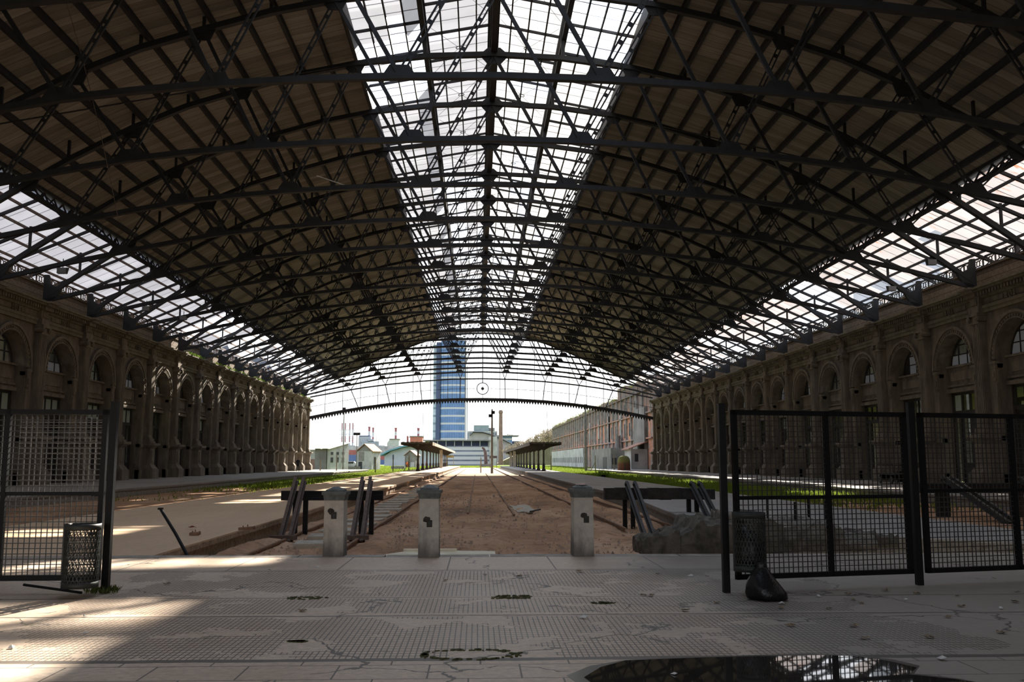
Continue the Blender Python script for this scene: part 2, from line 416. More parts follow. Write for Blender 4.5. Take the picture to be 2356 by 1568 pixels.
# sagging wind bracing rods under a few bays
for k, s in ((1, -1), (2, 1), (6, -1), (9, 1), (12, -1), (14, 1)):
    a = Vector((XC + s * 22.4, D(k), 14.9)); b_ = Vector((XC + s * 6.9, D(k) + B, 20.95)); mb = MB()
    mb.tube([a + (b_ - a) * q / 6 for q in range(7)], 0.035, 6)
    tag(mb.build('brace_rod', M['steel']), 'thin slanting brace rod under the %s roof slope, between %s and %s truss' % ('left' if s < 0 else 'right', ORD[k + 1], ORD[k + 2]), 'brace rod', 'slanting brace rods under the roof')

# ---- central skylight
sky_l = empty('skylight'); tag(sky_l, 'long glazed ridge skylight with raised lantern along the hall', 'skylight', kind='structure')
def sk(u):   # glazing height at |u|
    u = abs(u)
    if u > 3.5: return 21.95 + (6.85 - u) * 0.19
    return 23.4 + (3.6 - u) * 0.19
random.seed(21)
def kk(y): return y / B - 4.85
def hole(col, sub, k):
    h = random.random()
    if k < 0.72: return True  # unseen near glazing left out to bring more light into the hall
    if col == 'OL':
        if 2.0 <= k < 3.22: return True
        if sub == 2 and 1.7 <= k < 2.1: return True
        if sub == 0 and 9 <= k: return h < 0.85
        return k > 6 and h < 0.05 + 0.02 * (k - 6)
    if col == 'OR':
        if 1.5 <= k < 2.05: return 'N' if sub != 3 else False  # open gap covered by the added bright sheet so no sun falls through
        if 2.05 <= k < 2.3: return True
        if 0.95 <= k < 1.5: return True
        if sub == 3 and k > 11: return h < 0.6
        return k > 7 and h < 0.10
    if col == 'LL':
        if 5.7 <= k < 6.3: return sub <= 0
        if 6.3 <= k < 7.2: return sub <= 3
        if 7.2 <= k < 8.6: return sub <= 1
        if 8.6 <= k < 9.8: return sub != 2
        return k > 9.8 and h < 0.62
    if col == 'LR':
        if 3.2 <= k < 3.5: return sub > 0
        if 5.1 <= k < 5.8: return sub >= 2
        if 6.2 <= k < 7.0: return sub >= 2
        if 7.0 <= k < 8.3: return sub == 3
        return k > 9.5 and h < 0.6
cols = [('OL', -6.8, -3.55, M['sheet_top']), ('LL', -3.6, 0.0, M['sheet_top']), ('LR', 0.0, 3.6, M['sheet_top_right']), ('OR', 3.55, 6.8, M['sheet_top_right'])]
for nm, u0, u1, mt in cols:
    mb = MB(); mbn = MB(); ny = int((YE - YS) / (B / 8)); du = (u1 - u0) / 4; hs = {}
    for j in range(ny + 1):
        ya = YS + j * B / 8; yb = min(ya + B / 8, YE)
        k = kk((ya + yb) / 2)
        for s in range(4):
            if j % 2 == 0 or k < 4: hs[s] = hole(nm, s, k)
            if hs[s] is True: continue
            tgt = mbn if hs[s] == 'N' else mb
            a, b_ = u0 + s * du, u0 + (s + 1) * du
            za, zb = (sk(a * 0.9999 if abs(a) > 3.57 else min(3.5, abs(a))), sk(b_ * 0.9999 if abs(b_) > 3.57 else min(3.5, abs(b_))))
            if nm[0] == 'L': za = 23.4 + (3.6 - abs(a)) * 0.19; zb = 23.4 + (3.6 - abs(b_)) * 0.19
            tgt.quad((XC + a, ya, za), (XC + b_, ya, zb), (XC + b_, yb, zb), (XC + a, yb, za))
    mb.build('glazing_sheets', mt, sky_l, fix=False)
    if mbn.f: mbn.build('added_bright_sheets', M['sheet_sun_block'], sky_l, fix=False)
    for s in (1, 2, 3):
        u = u0 + s * du; z = (23.4 + (3.6 - abs(u)) * 0.19) if nm[0] == 'L' else sk(u)
        MB().b2(XC + u - 0.035, XC + u + 0.035, YS, YE, z - 0.16, z - 0.02).build('glazing_bar', M['steel'], sky_l)
    z0 = (23.4 + (3.6 - abs(u0)) * 0.19) if nm[0] == 'L' else 21.95 + (6.85 - abs(u0)) * 0.19
    z1 = (23.4 + (3.6 - abs(u1)) * 0.19) if nm[0] == 'L' else 21.95 + (6.85 - abs(u1)) * 0.19
    lap = MB()
    y = YS
    j = 0
    while y < YE:
        if j % 6 in (0, 3):
            MB().bar((XC + u0, y, z0 - 0.1), (XC + u1, y, z1 - 0.1), 0.09, 0.13).build('cross_bar', M['steel'], sky_l)
        else:
            lap.bar((XC + u0, y, z0 + 0.02), (XC + u1, y, z1 + 0.02), 0.035, 0.02)
        y += B / 6; j += 1
    lap.build('lap_strips', M['rust_bar'], sky_l)
mb = MB(); mb.b2(XC - 0.19, XC + 0.19, YS, YE, 23.55, 23.95); mb.b2(XC - 0.3, XC + 0.3, YS, YE, 23.9, 23.96); mb.build('ridge_beam', M['steel'], sky_l)
MB().b2(XC - 0.15, XC + 0.15, Y0, YE, 21.62, 21.8).build('ridge_purlin', M['steel'], sky_l)
for s in (-1, 1):
    mb = MB(); x = XC + s * 3.52
    mb.b2(x - 0.12, x + 0.12, YS, YE, 22.35, 22.55); mb.b2(x - 0.12, x + 0.12, YS, YE, 23.25, 23.4)
    for q in range(4): mb.b2(x - 0.12, x + 0.06, YS, YE, 22.62 + q * 0.16, 22.66 + q * 0.16)
    y = YS
    while y < YE: mb.b2(x - 0.05, x + 0.05, y, y + 0.1, 22.5, 23.3); y += B / 6
    mb.build('lantern_side', M['steel'], sky_l)
# crossed rods with a small ring in each lantern bay
for k in range(-1, 18):
    for s in (-1, 1):
        mb = MB(); a, b_ = XC + s * 0.35, XC + s * 3.3; y0, y1 = D(k) + 0.4, D(k) + B - 0.4; z0, z1 = 23.6, 23.15
        cx_, cy_, cz_ = (a + b_) / 2, (y0 + y1) / 2, (z0 + z1) / 2
        for p in ((a, y0, z0), (b_, y0, z1), (a, y1, z0), (b_, y1, z1)):
            d = Vector((cx_ - p[0], cy_ - p[1], cz_ - p[2])); d = d * (1 - 0.17 / d.length); mb.tube([p, Vector(p) + d], 0.012, 4)
        rp_ = []
        for q in range(12): an = 2 * math.pi * q / 12; rp_.append((cx_ + 0.17 * math.cos(an), cy_ + 0.17 * math.sin(an), cz_ - s * 0 - 0.15 * 0.17 * math.cos(an) * s))
        mb.sweep(rp_, 0.03, 0.03, (0, 0, 1), closed=True)
        mb.build('cross_rods', M['steel'], sky_l)

# ---- glazed bands above the side walls
def bandz(u): return 15.1 - (u - 23.2) * 0.434
random.seed(5)
def bhole(side, i, k):       # i: 0 (upper) .. 4 (lower)
    h = random.random()
    if side < 0:
        if 8.3 <= k < 9.1: return True
        if 9.1 <= k < 9.6: return i <= 2
        if 10.3 <= k < 11.5: return i <= 3
        if 1.8 <= k < 7.5 and i == 0: return False
        return k > 11.5 and h < 0.55
    if 5.5 <= k < 6.5: return i <= (2 if k < 6 else 4)
    if 3.0 <= k < 3.25 and i == 1: return True
    if 9.9 <= k < 11.4: return i >= 1 or k < 10.9
    if 15.2 <= k < 16.6: return h < 0.8
    if i >= 3 and k > 3.5 and h < 0.6: return True
    return k > 11.5 and h < 0.16
for side, nm in ((-1, 'left'), (1, 'right')):
    bn = empty('glazed_roof_band'); tag(bn, 'band of translucent corrugated roofing above the %s wall' % nm, 'roof glazing', kind='structure')
    mb = MB(); NU = 5; us = [23.25 + (28.7 - 23.25) * q / NU for q in range(NU + 1)]
    ny = int((YE - YS) / (B / 6))
    for j in range(ny + 1):
        ya = YS + j * B / 6; yb = min(ya + B / 6, YE); k = kk((ya + yb) / 2)
        kq = math.floor(k * 3) / 3 + 0.1
        for i in range(NU):
            if bhole(side, i, kq if i < 9 else k): continue
            a, b_ = us[i], us[i + 1]
            mb.quad((XC + side * a, ya, bandz(a)), (XC + side * b_, ya, bandz(b_)), (XC + side * b_, yb, bandz(b_)), (XC + side * a, yb, bandz(a)))
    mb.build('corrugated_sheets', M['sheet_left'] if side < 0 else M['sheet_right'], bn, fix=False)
    for i in (1, 2, 3, 4):
        u = us[i] - (0.0 if i else 0); MB().b2(XC + side * u - 0.04, XC + side * u + 0.04, YS, YE, bandz(u) - 0.17, bandz(u) - 0.03).build('purlin', M['rust_bar'] if side < 0 else M['steel'], bn)
    lap = MB(); y = YS; j = 0
    yq = D(-4)
    for j in range(0, 23 * 6):
        y = yq + j * B / 6
        if y < YS or y > YE: continue
        if j % 3 == 0:
            w = 0.16 if j % 6 == 0 else 0.1
            MB().bar((XC + side * 23.2, y, bandz(23.2) - 0.22), (XC + side * 28.6, y, bandz(28.6) - 0.22), w, 0.16).build('rafter', M['steel'], bn)
        else:
            lap.bar((XC + side * 23.2, y, bandz(23.2) + 0.02), (XC + side * 28.6, y, bandz(28.6) + 0.02), 0.03, 0.02)
    lap.build('lap_strips', M['rust_bar'], bn)
    # openwork girder resting along the wall head
    x = XC + side * 27.95
    for k in range(-1, 18):
        mb = MB(); ya, yb = D(k) + 0.12, D(k + 1) - 0.12
        mb.b2(x - 0.05, x + 0.05, ya, yb, 12.86, 12.95); mb.b2(x - 0.05, x + 0.05, ya, yb, 12.28, 12.37)
        n = 6; dy = (yb - ya) / n
        for q in range(n):
            yc = ya + (q + 0.5) * dy
            rp_ = [(x, yc + 0.17 * math.cos(2 * math.pi * e / 10), 12.62 + 0.17 * math.sin(2 * math.pi * e / 10)) for e in range(10)]
            mb.sweep(rp_, 0.04, 0.05, (1, 0, 0), closed=True)
            for sy in (-1, 1):
                for sz in (-1, 1):
                    mb.bar((x, yc + sy * 0.12, 12.62 + sz * 0.12), (x, yc + sy * dy / 2, 12.62 + sz * 0.25), 0.04, 0.045)
            mb.b2(x - 0.04, x + 0.04, ya + q * dy - 0.03, ya + q * dy + 0.03, 12.3, 12.9)
        mb.b2(x - 0.1, x + 0.1, (ya + yb) / 2 - 0.11, (ya + yb) / 2 + 0.11, 12.0, 12.95)
        mb.build('lattice_girder', M['rust_bar'] if side < 0 else M['steel_light'], bn)

# ---- open gable screen
gs = empty('gable_screen'); gs.location = (XC, YG, 0); tag(gs, 'arched iron gable screen with round rosette closing the far end', 'gable screen')
GB = [(0, 11.25), (5, 11.18), (10, 10.9), (14.5, 10.45), (19, 9.85), (23, 9.15), (27.2, 8.3)]
GT = [(0, 14.4), (5, 14.3), (10, 13.95), (14.5, 13.5), (19, 12.9), (23, 12.2), (27.2, 11.4)]
GA = [(0, 21.7), (3, 21.6), (6.5, 21.1), (10, 20.1), (13.5, 18.75), (17, 17.2), (20.3, 15.6), (23.3, 14.2), (27.3, 12.3)]
def gz(p, u): return interp(p, abs(u))
def marc(p, n=44, umax=27.2): return [(-umax + 2 * umax * i / n, gz(p, -umax + 2 * umax * i / n)) for i in range(n + 1)]
mb = MB(); mb.sweep([(u, 0, z - 0.12) for u, z in marc(GB)], 0.3, 0.42); mb.sweep([(u, 0, z - 0.33) for u, z in marc(GB)], 0.5, 0.06)
mb.build('lower_chord', M['steel'], gs)
MB().sweep([(u, 0, z) for u, z in marc(GT)], 0.2, 0.2).build('upper_chord', M['steel'], gs)
MB().sweep([(u, 0.05, z) for u, z in marc(GA)], 0.2, 0.2).build('arch_rib', M['steel'], gs)
MB().sweep([(u, 0, (gz(GB, u) + gz(GT, u)) / 2) for u, z in marc(GB) if abs(u) > 0.95 and u < 0], 0.05, 0.06).build('glazing_rail', M['steel'], gs)
MB().sweep([(u, 0, (gz(GB, u) + gz(GT, u)) / 2) for u, z in marc(GB) if abs(u) > 0.95 and u > 0], 0.05, 0.06).build('glazing_rail', M['steel'], gs)
for f in (0.14, 0.33, 0.5, 0.68, 0.84):
    MB().sweep([(u, 0, gz(GT, u) + (gz(GA, u) - gz(GT, u)) * f) for u, z in marc(GT, umax=26.5)], 0.035, 0.045).build('glazing_rail', M['steel'], gs)
thin = 0
for i in range(-39, 40):
    u = i * 0.69; heavy = i % 4 == 0; w = 0.075 if heavy else 0.035
    if abs(u) > 27.0: continue
    if i == 0:
        MB().b2(-w / 2, w / 2, -w / 2, w / 2, gz(GB, 0), 12.0).build('mullion', M['steel'], gs)
        MB().b2(-0.07, 0.07, -0.07, 0.07, 13.7, gz(GA, 0)).build('mullion', M['steel'], gs); continue
    if abs(i) == 1:
        MB().b2(u - w / 2, u + w / 2, -w / 2, w / 2, gz(GB, u), 12.15).build('mullion', M['steel'], gs)
        MB().b2(u - w / 2, u + w / 2, -w / 2, w / 2, 13.5, gz(GA, u)).build('mullion', M['steel'], gs); continue
    MB().b2(u - w / 2, u + w / 2, -w / 2, w / 2, gz(GB, u), max(gz(GA, u), gz(GT, u))).build('mullion', M['steel_light'] if not heavy else M['steel'], gs)
ro = MB().ring_xz(0, 0, 12.83, 0.86, 0.98, 0.1).build('rosette_ring', M['steel'], gs)
mb = MB(); mb.lathe([(0.0, -0.12), (0.2, -0.08), (0.25, 0), (0.2, 0.08), (0.0, 0.12)], (0, 0), 16, cap=False)
mb.v = [(x, z, y + 12.83) for x, y, z in mb.v]; mb.b2(-0.03, 0.03, -0.03, 0.03, 12.3, 13.3)
for q in range(8):
    an = q * math.pi / 4; mb.b2(0.88 * math.cos(an) - 0.05, 0.88 * math.cos(an) + 0.05, -0.05, 0.05, 12.83 + 0.88 * math.sin(an) - 0.05, 12.83 + 0.88 * math.sin(an) + 0.05)
mb.build('rosette_boss', M['steel'], gs)
for s in (-1, 1):
    for u, du in ((3.55, 0.05), (9.95, -0.35), (15.4, -0.75), (20.8, -1.3)):
        MB().bar((s * u, -0.15, gz(GT, u)), (s * (u + du), -0.15, gz(GB, u)), 0.12, 0.12).build('hanger', M['steel'], gs)
        MB().bar((s * u, -0.2, gz(GT, u)), (s * (u - 2.6), -0.2, gz(GA, u - 2.6)), 0.1, 0.1).build('hanger', M['steel'], gs)
        MB().bar((s * u, -0.2, gz(GT, u)), (s * (u + 2.2), -0.2, gz(GA, min(27, u + 2.2))), 0.1, 0.1).build('hanger', M['steel'], gs)
# scalloped fringe under the lower chord
mb = MB(); n = 124
for i in range(n):
    u0 = -26.9 + 53.8 * i / n; u1 = u0 + 53.8 / n * 0.78; za, zb = gz(GB, u0) - 0.33, gz(GB, u1) - 0.33
    mb.prism([(u0, -0.02, za), (u1, -0.02, zb), (u1 - 0.03, -0.02, zb - 0.16), ((u0 + u1) / 2, -0.02, min(za, zb) - 0.42), (u0 + 0.03, -0.02, za - 0.16)], (0, 0.04, 0))
mb.build('scalloped_fringe', M['steel'], gs)
# valance boards filling between arch rib and roof
mb = MB(); N = 60
for i in range(N):
    ua = -27.2 + 54.4 * i / N; ub = ua + 54.4 / N
    if min(abs(ua), abs(ub)) > 23.4: continue
    def top(u):
        u = abs(u)
        return interp(SHEET, u) if u > 6.85 else 21.9
    za, zb = gz(GA, ua), gz(GA, ub); ta, tb = max(top(ua), za + 0.05), max(top(ub), zb + 0.05)
    mb.prism([(ua, 0.1, za), (ub, 0.1, zb), (ub, 0.1, tb), (ua, 0.1, ta)], (0, 0.1, 0))
mb.build('valance_board', M['roof_board'], gs)

# ================================================================== SIDE WALLS (local x>0 looks into the hall)
def make_bay():
    b = MB(); yo0, yo1, zs, rr = 1.25, 5.25, 6.9, 2.0; dp = 1.0
    b.b2(-0.5, 0, 0, yo0, 0, 9.62); b.b2(-0.5, 0, yo1, B, 0, 9.62)
    n = 20; yc = 3.25; pts = [(yc - rr * math.cos(math.pi * i / n), zs + rr * math.sin(math.pi * i / n)) for i in range(n + 1)]
    for (ya, za), (yb, zb) in zip(pts, pts[1:]):
        b.prism([(0, ya, za), (0, yb, zb), (0, yb, 9.62), (0, ya, 9.62)], (-0.5, 0, 0))
        b.prism([(-0.5, ya, za), (-0.5, yb, zb), (-0.5, yb + (0.25 if yb > yc else 0), zb + 0.25), (-0.5, ya - (0.25 if ya < yc else 0), za + 0.25)], (-dp + 0.5, 0, 0))
    b.b2(-dp, -0.5, yo0 - 0.3, yo0, 0, zs + .3); b.b2(-dp, -0.5, yo1, yo1 + 0.3, 0, zs + .3)
    return b
def bay_parts(parent, y0, moss):
    st = M['stone']
    return [('bay_wall', make_bay(), st)]
# prototype pieces at the origin
def build_bay(name='arcade_bay'):
    root = make_bay().build(name, M['stone'])
    a = MB(); a.ring_yz(0.0, 3.25, 6.9, 2.0, 2.42, 0.1, 24); a.ring_yz(0.1, 3.25, 6.9, 2.3, 2.46, 0.2, 24); a.ring_yz(0.1, 3.25, 6.9, 2.0, 2.06, 0.15, 24)
    for q in range(27):
        an = math.pi * (q + 0.5) / 27; c_, s_ = math.cos(an), math.sin(an)
        a.box((0.12, 3.25 + 2.15 * c_, 6.9 + 2.15 * s_), (0.1, 0.11, 0.11))
    a.build('archivolt', M['stone'], root)
    for s in (0, 1):
        m = MB(); y = 1.0 if s == 0 else 5.5
        m.b2(-0.3, 0.16, y - 0.3, y + 0.3, 6.68, 6.84); m.b2(-0.3, 0.12, y - 0.25, y + 0.25, 6.45, 6.68)
        m.b2(-0.2, 0.1, y - 0.18, y + 0.18, 5.75, 6.45); m.b2(-0.2, 0.16, y - 0.12, y + 0.12, 5.95, 6.25); m.b2(-0.3, 0.06, y - 0.2, y + 0.2, 2.75, 5.6)
        m.b2(-0.3, 0.13, y - 0.25, y + 0.25, 2.5, 2.75); m.b2(-0.3, 0.1, y - 0.25, y + 0.25, 0, 0.7)
        m.build('impost', M['stone'], root)
    m = MB(); m.b2(-1.0, -0.62, 1.25, 5.25, 5.55, 7.1); m.b2(-0.62, -0.42, 1.25, 5.25, 7.0, 7.12); m.b2(-0.62, -0.5, 1.25, 5.25, 5.85, 5.97); m.b2(-0.62, -0.42, 1.25, 5.25, 5.5, 5.72)
    m.b2(-0.62, -0.54, 1.6, 4.9, 6.2, 6.75)
    m.build('spandrel_panel', M['stone'], root)
    e = MB(); e.b2(-0.5, 0.2, 0, B, 9.6, 9.82); e.b2(-0.5, 0.26, 0, B, 9.82, 10.0); e.b2(-0.5, 0.12, 0, B, 10.0, 10.42); e.b2(-0.5, 0.25, 0, B, 10.42, 10.5)
    e.b2(-0.5, 0.68, 0, B, 10.76, 10.88); e.b2(-0.5, 0.8, 0, B, 10.88, 11.0); e.b2(-0.5, 0.3, 0, B, 10.5, 10.76)
    e.build('entablature', M['stone_moss'], root)
    d = MB()
    for q in range(22):
        y = 0.15 + q * (B / 22); d.b2(0.3, 0.52, y, y + 0.15, 10.54, 10.74)
    d.build('dentil_course', M['stone'], root)
    f = MB(); rp_ = [(0.16, 3.25 + 0.13 * math.cos(2 * math.pi * q / 12), 10.21 + 0.16 * math.sin(2 * math.pi * q / 12)) for q in range(12)]
    f.sweep(rp_, 0.06, 0.06, (1, 0, 0), closed=True)
    for s in (-1, 1): f.b2(0.1, 0.2, 3.25 + s * 0.36 - 0.04, 3.25 + s * 0.36 + 0.04, 10.06, 10.36); f.b2(0.1, 0.2, 3.25 + s * 0.36 - 0.12, 3.25 + s * 0.36 + 0.12, 10.06, 10.12); f.b2(0.1, 0.16, 3.25 + s * 1.3 - 0.55, 3.25 + s * 1.3 + 0.55, 10.08, 10.34)
    f.build('frieze_ornament', M['stone'], root)
    p = MB(); p.b2(-0.55, -0.12, 0, B, 11.0, 12.25); p.b2(-0.6, -0.02, 0, B, 12.15, 12.28); p.b2(-0.3, -0.04, 0, B, 11.0, 11.2)
    p.build('parapet', M['parapet'], root)
    return root
def build_pilaster():
    r = MB(); r.b2(0, 0.36, -0.42, 0.42, 3.3, 9.1)
    for q in range(5): y = -0.32 + q * 0.16; r.b2(0.36, 0.41, y - 0.045, y + 0.045, 3.5, 8.95)
    root = r.build('pilaster', M['stone'])
    m = MB(); m.b2(0, 0.62, -0.62, 0.62, 2.82, 2.98); m.tube([(0.28, -0.5, 3.08), (0.28, 0.5, 3.08)], 0.12, 8); m.b2(0, 0.52, -0.54, 0.54, 2.98, 3.2); m.b2(0, 0.44, -0.47, 0.47, 3.2, 3.34)
    m.build('base_moulding', M['stone'], root)
    c = MB(); c.b2(0, 0.46, -0.46, 0.46, 9.02, 9.1); c.b2(0, 0.58, -0.56, 0.56, 9.44, 9.6); c.b2(0, 0.44, -0.4, 0.4, 9.1, 9.44)
    for s in (-1, 1): c.tube([(0.02, s * 0.44, 9.3), (0.58, s * 0.44, 9.3)], 0.17, 12); c.tube([(0.58, s * 0.44, 9.3), (0.62, s * 0.44, 9.3)], 0.09, 10)
    c.build('capital', M['stone'], root)
    k = MB(); k.b2(0, 0.46, -0.55, 0.55, 9.6, 10.0); k.b2(0, 0.38, -0.48, 0.48, 10.0, 10.5); k.b2(0, 0.86, -0.55, 0.55, 10.72, 10.9); k.b2(0, 1.0, -0.6, 0.6, 10.9, 11.02); k.b2(0.38, 0.43, -0.3, 0.3, 10.08, 10.4)
    k.b2(0.3, 0.62, -0.5, 0.5, 10.5, 10.72)
    k.build('entablature_block', M['stone'], root)
    p = MB(); p.b2(0, 0.95, -0.72, 0.72, 0, 0.72); p.b2(0, 0.9, -0.68, 0.68, 0.72, 0.8)
    p.add([(0, -0.66, 0.8), (0.86, -0.66, 0.8), (0.86, 0.66, 0.8), (0, 0.66, 0.8), (0, -0.5, 1.12), (0.62, -0.5, 1.12), (0.62, 0.5, 1.12), (0, 0.5, 1.12)], [(0, 3, 2, 1), (4, 5, 6, 7), (0, 1, 5, 4), (1, 2, 6, 5), (2, 3, 7, 6), (3, 0, 4, 7)])
    p.b2(0, 0.62, -0.5, 0.5, 1.12, 2.42); p.b2(0.62, 0.68, -0.3, 0.3, 1.3, 2.25)
    p.add([(0, -0.5, 2.4), (0.62, -0.5, 2.4), (0.62, 0.5, 2.4), (0, 0.5, 2.4), (0, -0.72, 2.64), (0.92, -0.72, 2.64), (0.92, 0.72, 2.64), (0, 0.72, 2.64)], [(0, 3, 2, 1), (4, 5, 6, 7), (0, 1, 5, 4), (1, 2, 6, 5), (2, 3, 7, 6), (3, 0, 4, 7)])
    p.b2(0, 0.98, -0.76, 0.76, 2.64, 2.82)
    p.build('pedestal', M['stone'], root)
    return root
def lunette(kind):
    """semicircular window in the recess; kind: list of pane codes for 3 rows x 4 columns (F frosted, C clear, . missing)"""
    x = -0.8; f = MB(); rad = 1.98; zc = 6.9; zb = 7.1
    f.ring_yz(x - 0.05, 3.25, zc, rad - 0.1, rad, x + 0.05, 20, 0.1, math.pi - 0.1)
    f.b2(x - 0.05, x + 0.05, 1.3, 5.2, zb, zb + 0.09)
    for y in (2.25, 3.25, 4.25):
        h = math.sqrt(max(0.01, (rad - 0.05) ** 2 - (y - 3.25) ** 2)); f.b2(x - 0.04, x + 0.04, y - 0.045, y + 0.045, zb, zc + h)
    for z in (7.78, 8.36):
        w = math.sqrt((rad - 0.05) ** 2 - (z - zc) ** 2); f.b2(x - 0.03, x + 0.03, 3.25 - w, 3.25 + w, z - 0.035, z + 0.035)
    root = f.build('window', M['dark_wood'])
    zz = [zb, 7.78, 8.36, zc + rad]; yy = [1.3, 2.25, 3.25, 4.25, 5.2]
    for r_ in range(3):
        for c_ in range(4):
            code = kind[r_][c_]
            if code == '.': continue
            N = 6; pts_ = []
            ya, yb = yy[c_], yy[c_ + 1]; z0, z1 = zz[r_], zz[r_ + 1]
            top = []
            for q in range(N + 1):
                y = ya + (yb - ya) * q / N; hh = max(0.0, (rad - 0.04) ** 2 - (y - 3.25) ** 2); top.append((x, y, max(z0 + 0.005, min(z1, zc + math.sqrt(hh)))))
            if max(t[2] for t in top) < z0 + 0.05: continue
            m = MB(); m.prism([(x, ya, z0), (x, yb, z0)] + top[::-1], (0.01, 0, 0)); m.build('pane', M['frosted_pane'] if code == 'F' else (M['clear_pane'] if code == 'C' else M['dark_wood']), root)
    return root
def doorway(kind):
    x = -0.8; f = MB(); zt = 5.5
    f.b2(x - 0.08, x + 0.08, 1.25, 1.45, 0, zt); f.b2(x - 0.08, x + 0.08, 5.05, 5.25, 0, zt); f.b2(x - 0.08, x + 0.08, 1.25, 5.25, zt - 0.15, zt)
    f.b2(x - 0.08, x + 0.08, 1.25, 5.25, 4.15, 4.4)
    for y in (2.35, 3.25, 4.15): f.b2(x - 0.06, x + 0.06, y - 0.06, y + 0.06, 4.4, zt)
    for y in (2.15, 4.35): f.b2(x - 0.07, x + 0.07, y - 0.08, y + 0.08, 0, 4.15)
    root = f.build('door', M['dark_wood'])
    ys = [1.45, 2.35, 3.25, 4.15, 5.05]
    for c_ in range(4):
        code = kind[0][c_]
        if code == '.': continue
        MB().b2(x, x + 0.01, ys[c_] + 0.05, ys[c_ + 1] - 0.05, 4.42, zt - 0.15).build('pane', M['frosted_pane'] if code == 'F' else M['clear_pane'], root)
    for c_, (ya, yb) in enumerate(((1.45, 2.07), (2.23, 3.24), (3.26, 4.27), (4.43, 5.05))):
        code = kind[1][c_]
        if code == '.': continue
        l = MB()
        if code == 'S': l.b2(x - 0.03, x + 0.03, ya, yb, 0.02, 4.13)
        else:
            l.b2(x - 0.03, x + 0.03, ya, yb, 0.02, 1.3); l.b2(x - 0.03, x + 0.03, ya, ya + 0.12, 1.3, 4.13); l.b2(x - 0.03, x + 0.03, yb - 0.12, yb, 1.3, 4.13); l.b2(x - 0.03, x + 0.03, ya, yb, 4.0, 4.13); l.b2(x - 0.02, x + 0.02, ya, yb, 2.6, 2.68); l.b2(x - 0.02, x + 0.02, ya, yb, 1.95, 2.0)
        lf = l.build('door_leaf', M['dark_wood'], root)
        if code in 'CF':
            MB().b2(x, x + 0.01, ya + 0.12, yb - 0.12, 1.3, 4.0).build('pane', M['frosted_pane'] if code == 'F' else M['clear_pane'], lf)
    return root
bay0 = build_bay(); pil0 = build_pilaster()
LUN = [lunette(k) for k in (('FFFF', 'CCCC', 'C.CC'), ('FCFF', '.CC.', 'CCCC'), ('CCCC', 'CCCC', '..CC'), ('FFFF', 'FFFF', 'CCFC'), ('....', '....', '....'), ('SFFS', 'SFFS', 'SCCS'))]
DOR = [doorway(k) for k in (('FFFF', 'CSSC'), ('CCCC', 'CCCC'), ('C.CF', '.SC.'), ('FCFF', 'SSSS'), ('....', '....'), ('FFFC', 'CFFC'))]
LK = {-1: {3: 4, 4: 0, 5: 2, 6: 0, 7: 1, 8: 5}, 1: {2: 3, 3: 0, 4: 5, 5: 0, 6: 2, 7: 5, 8: 3, 9: 2}}
DK = {-1: {3: 0, 4: 0, 5: 3, 6: 0, 7: 1, 8: 1}, 1: {2: 1, 3: 2, 4: 1, 5: 4, 6: 1, 7: 5, 8: 3, 9: 1}}
random.seed(3); wn_n = 0; dn_n = 0
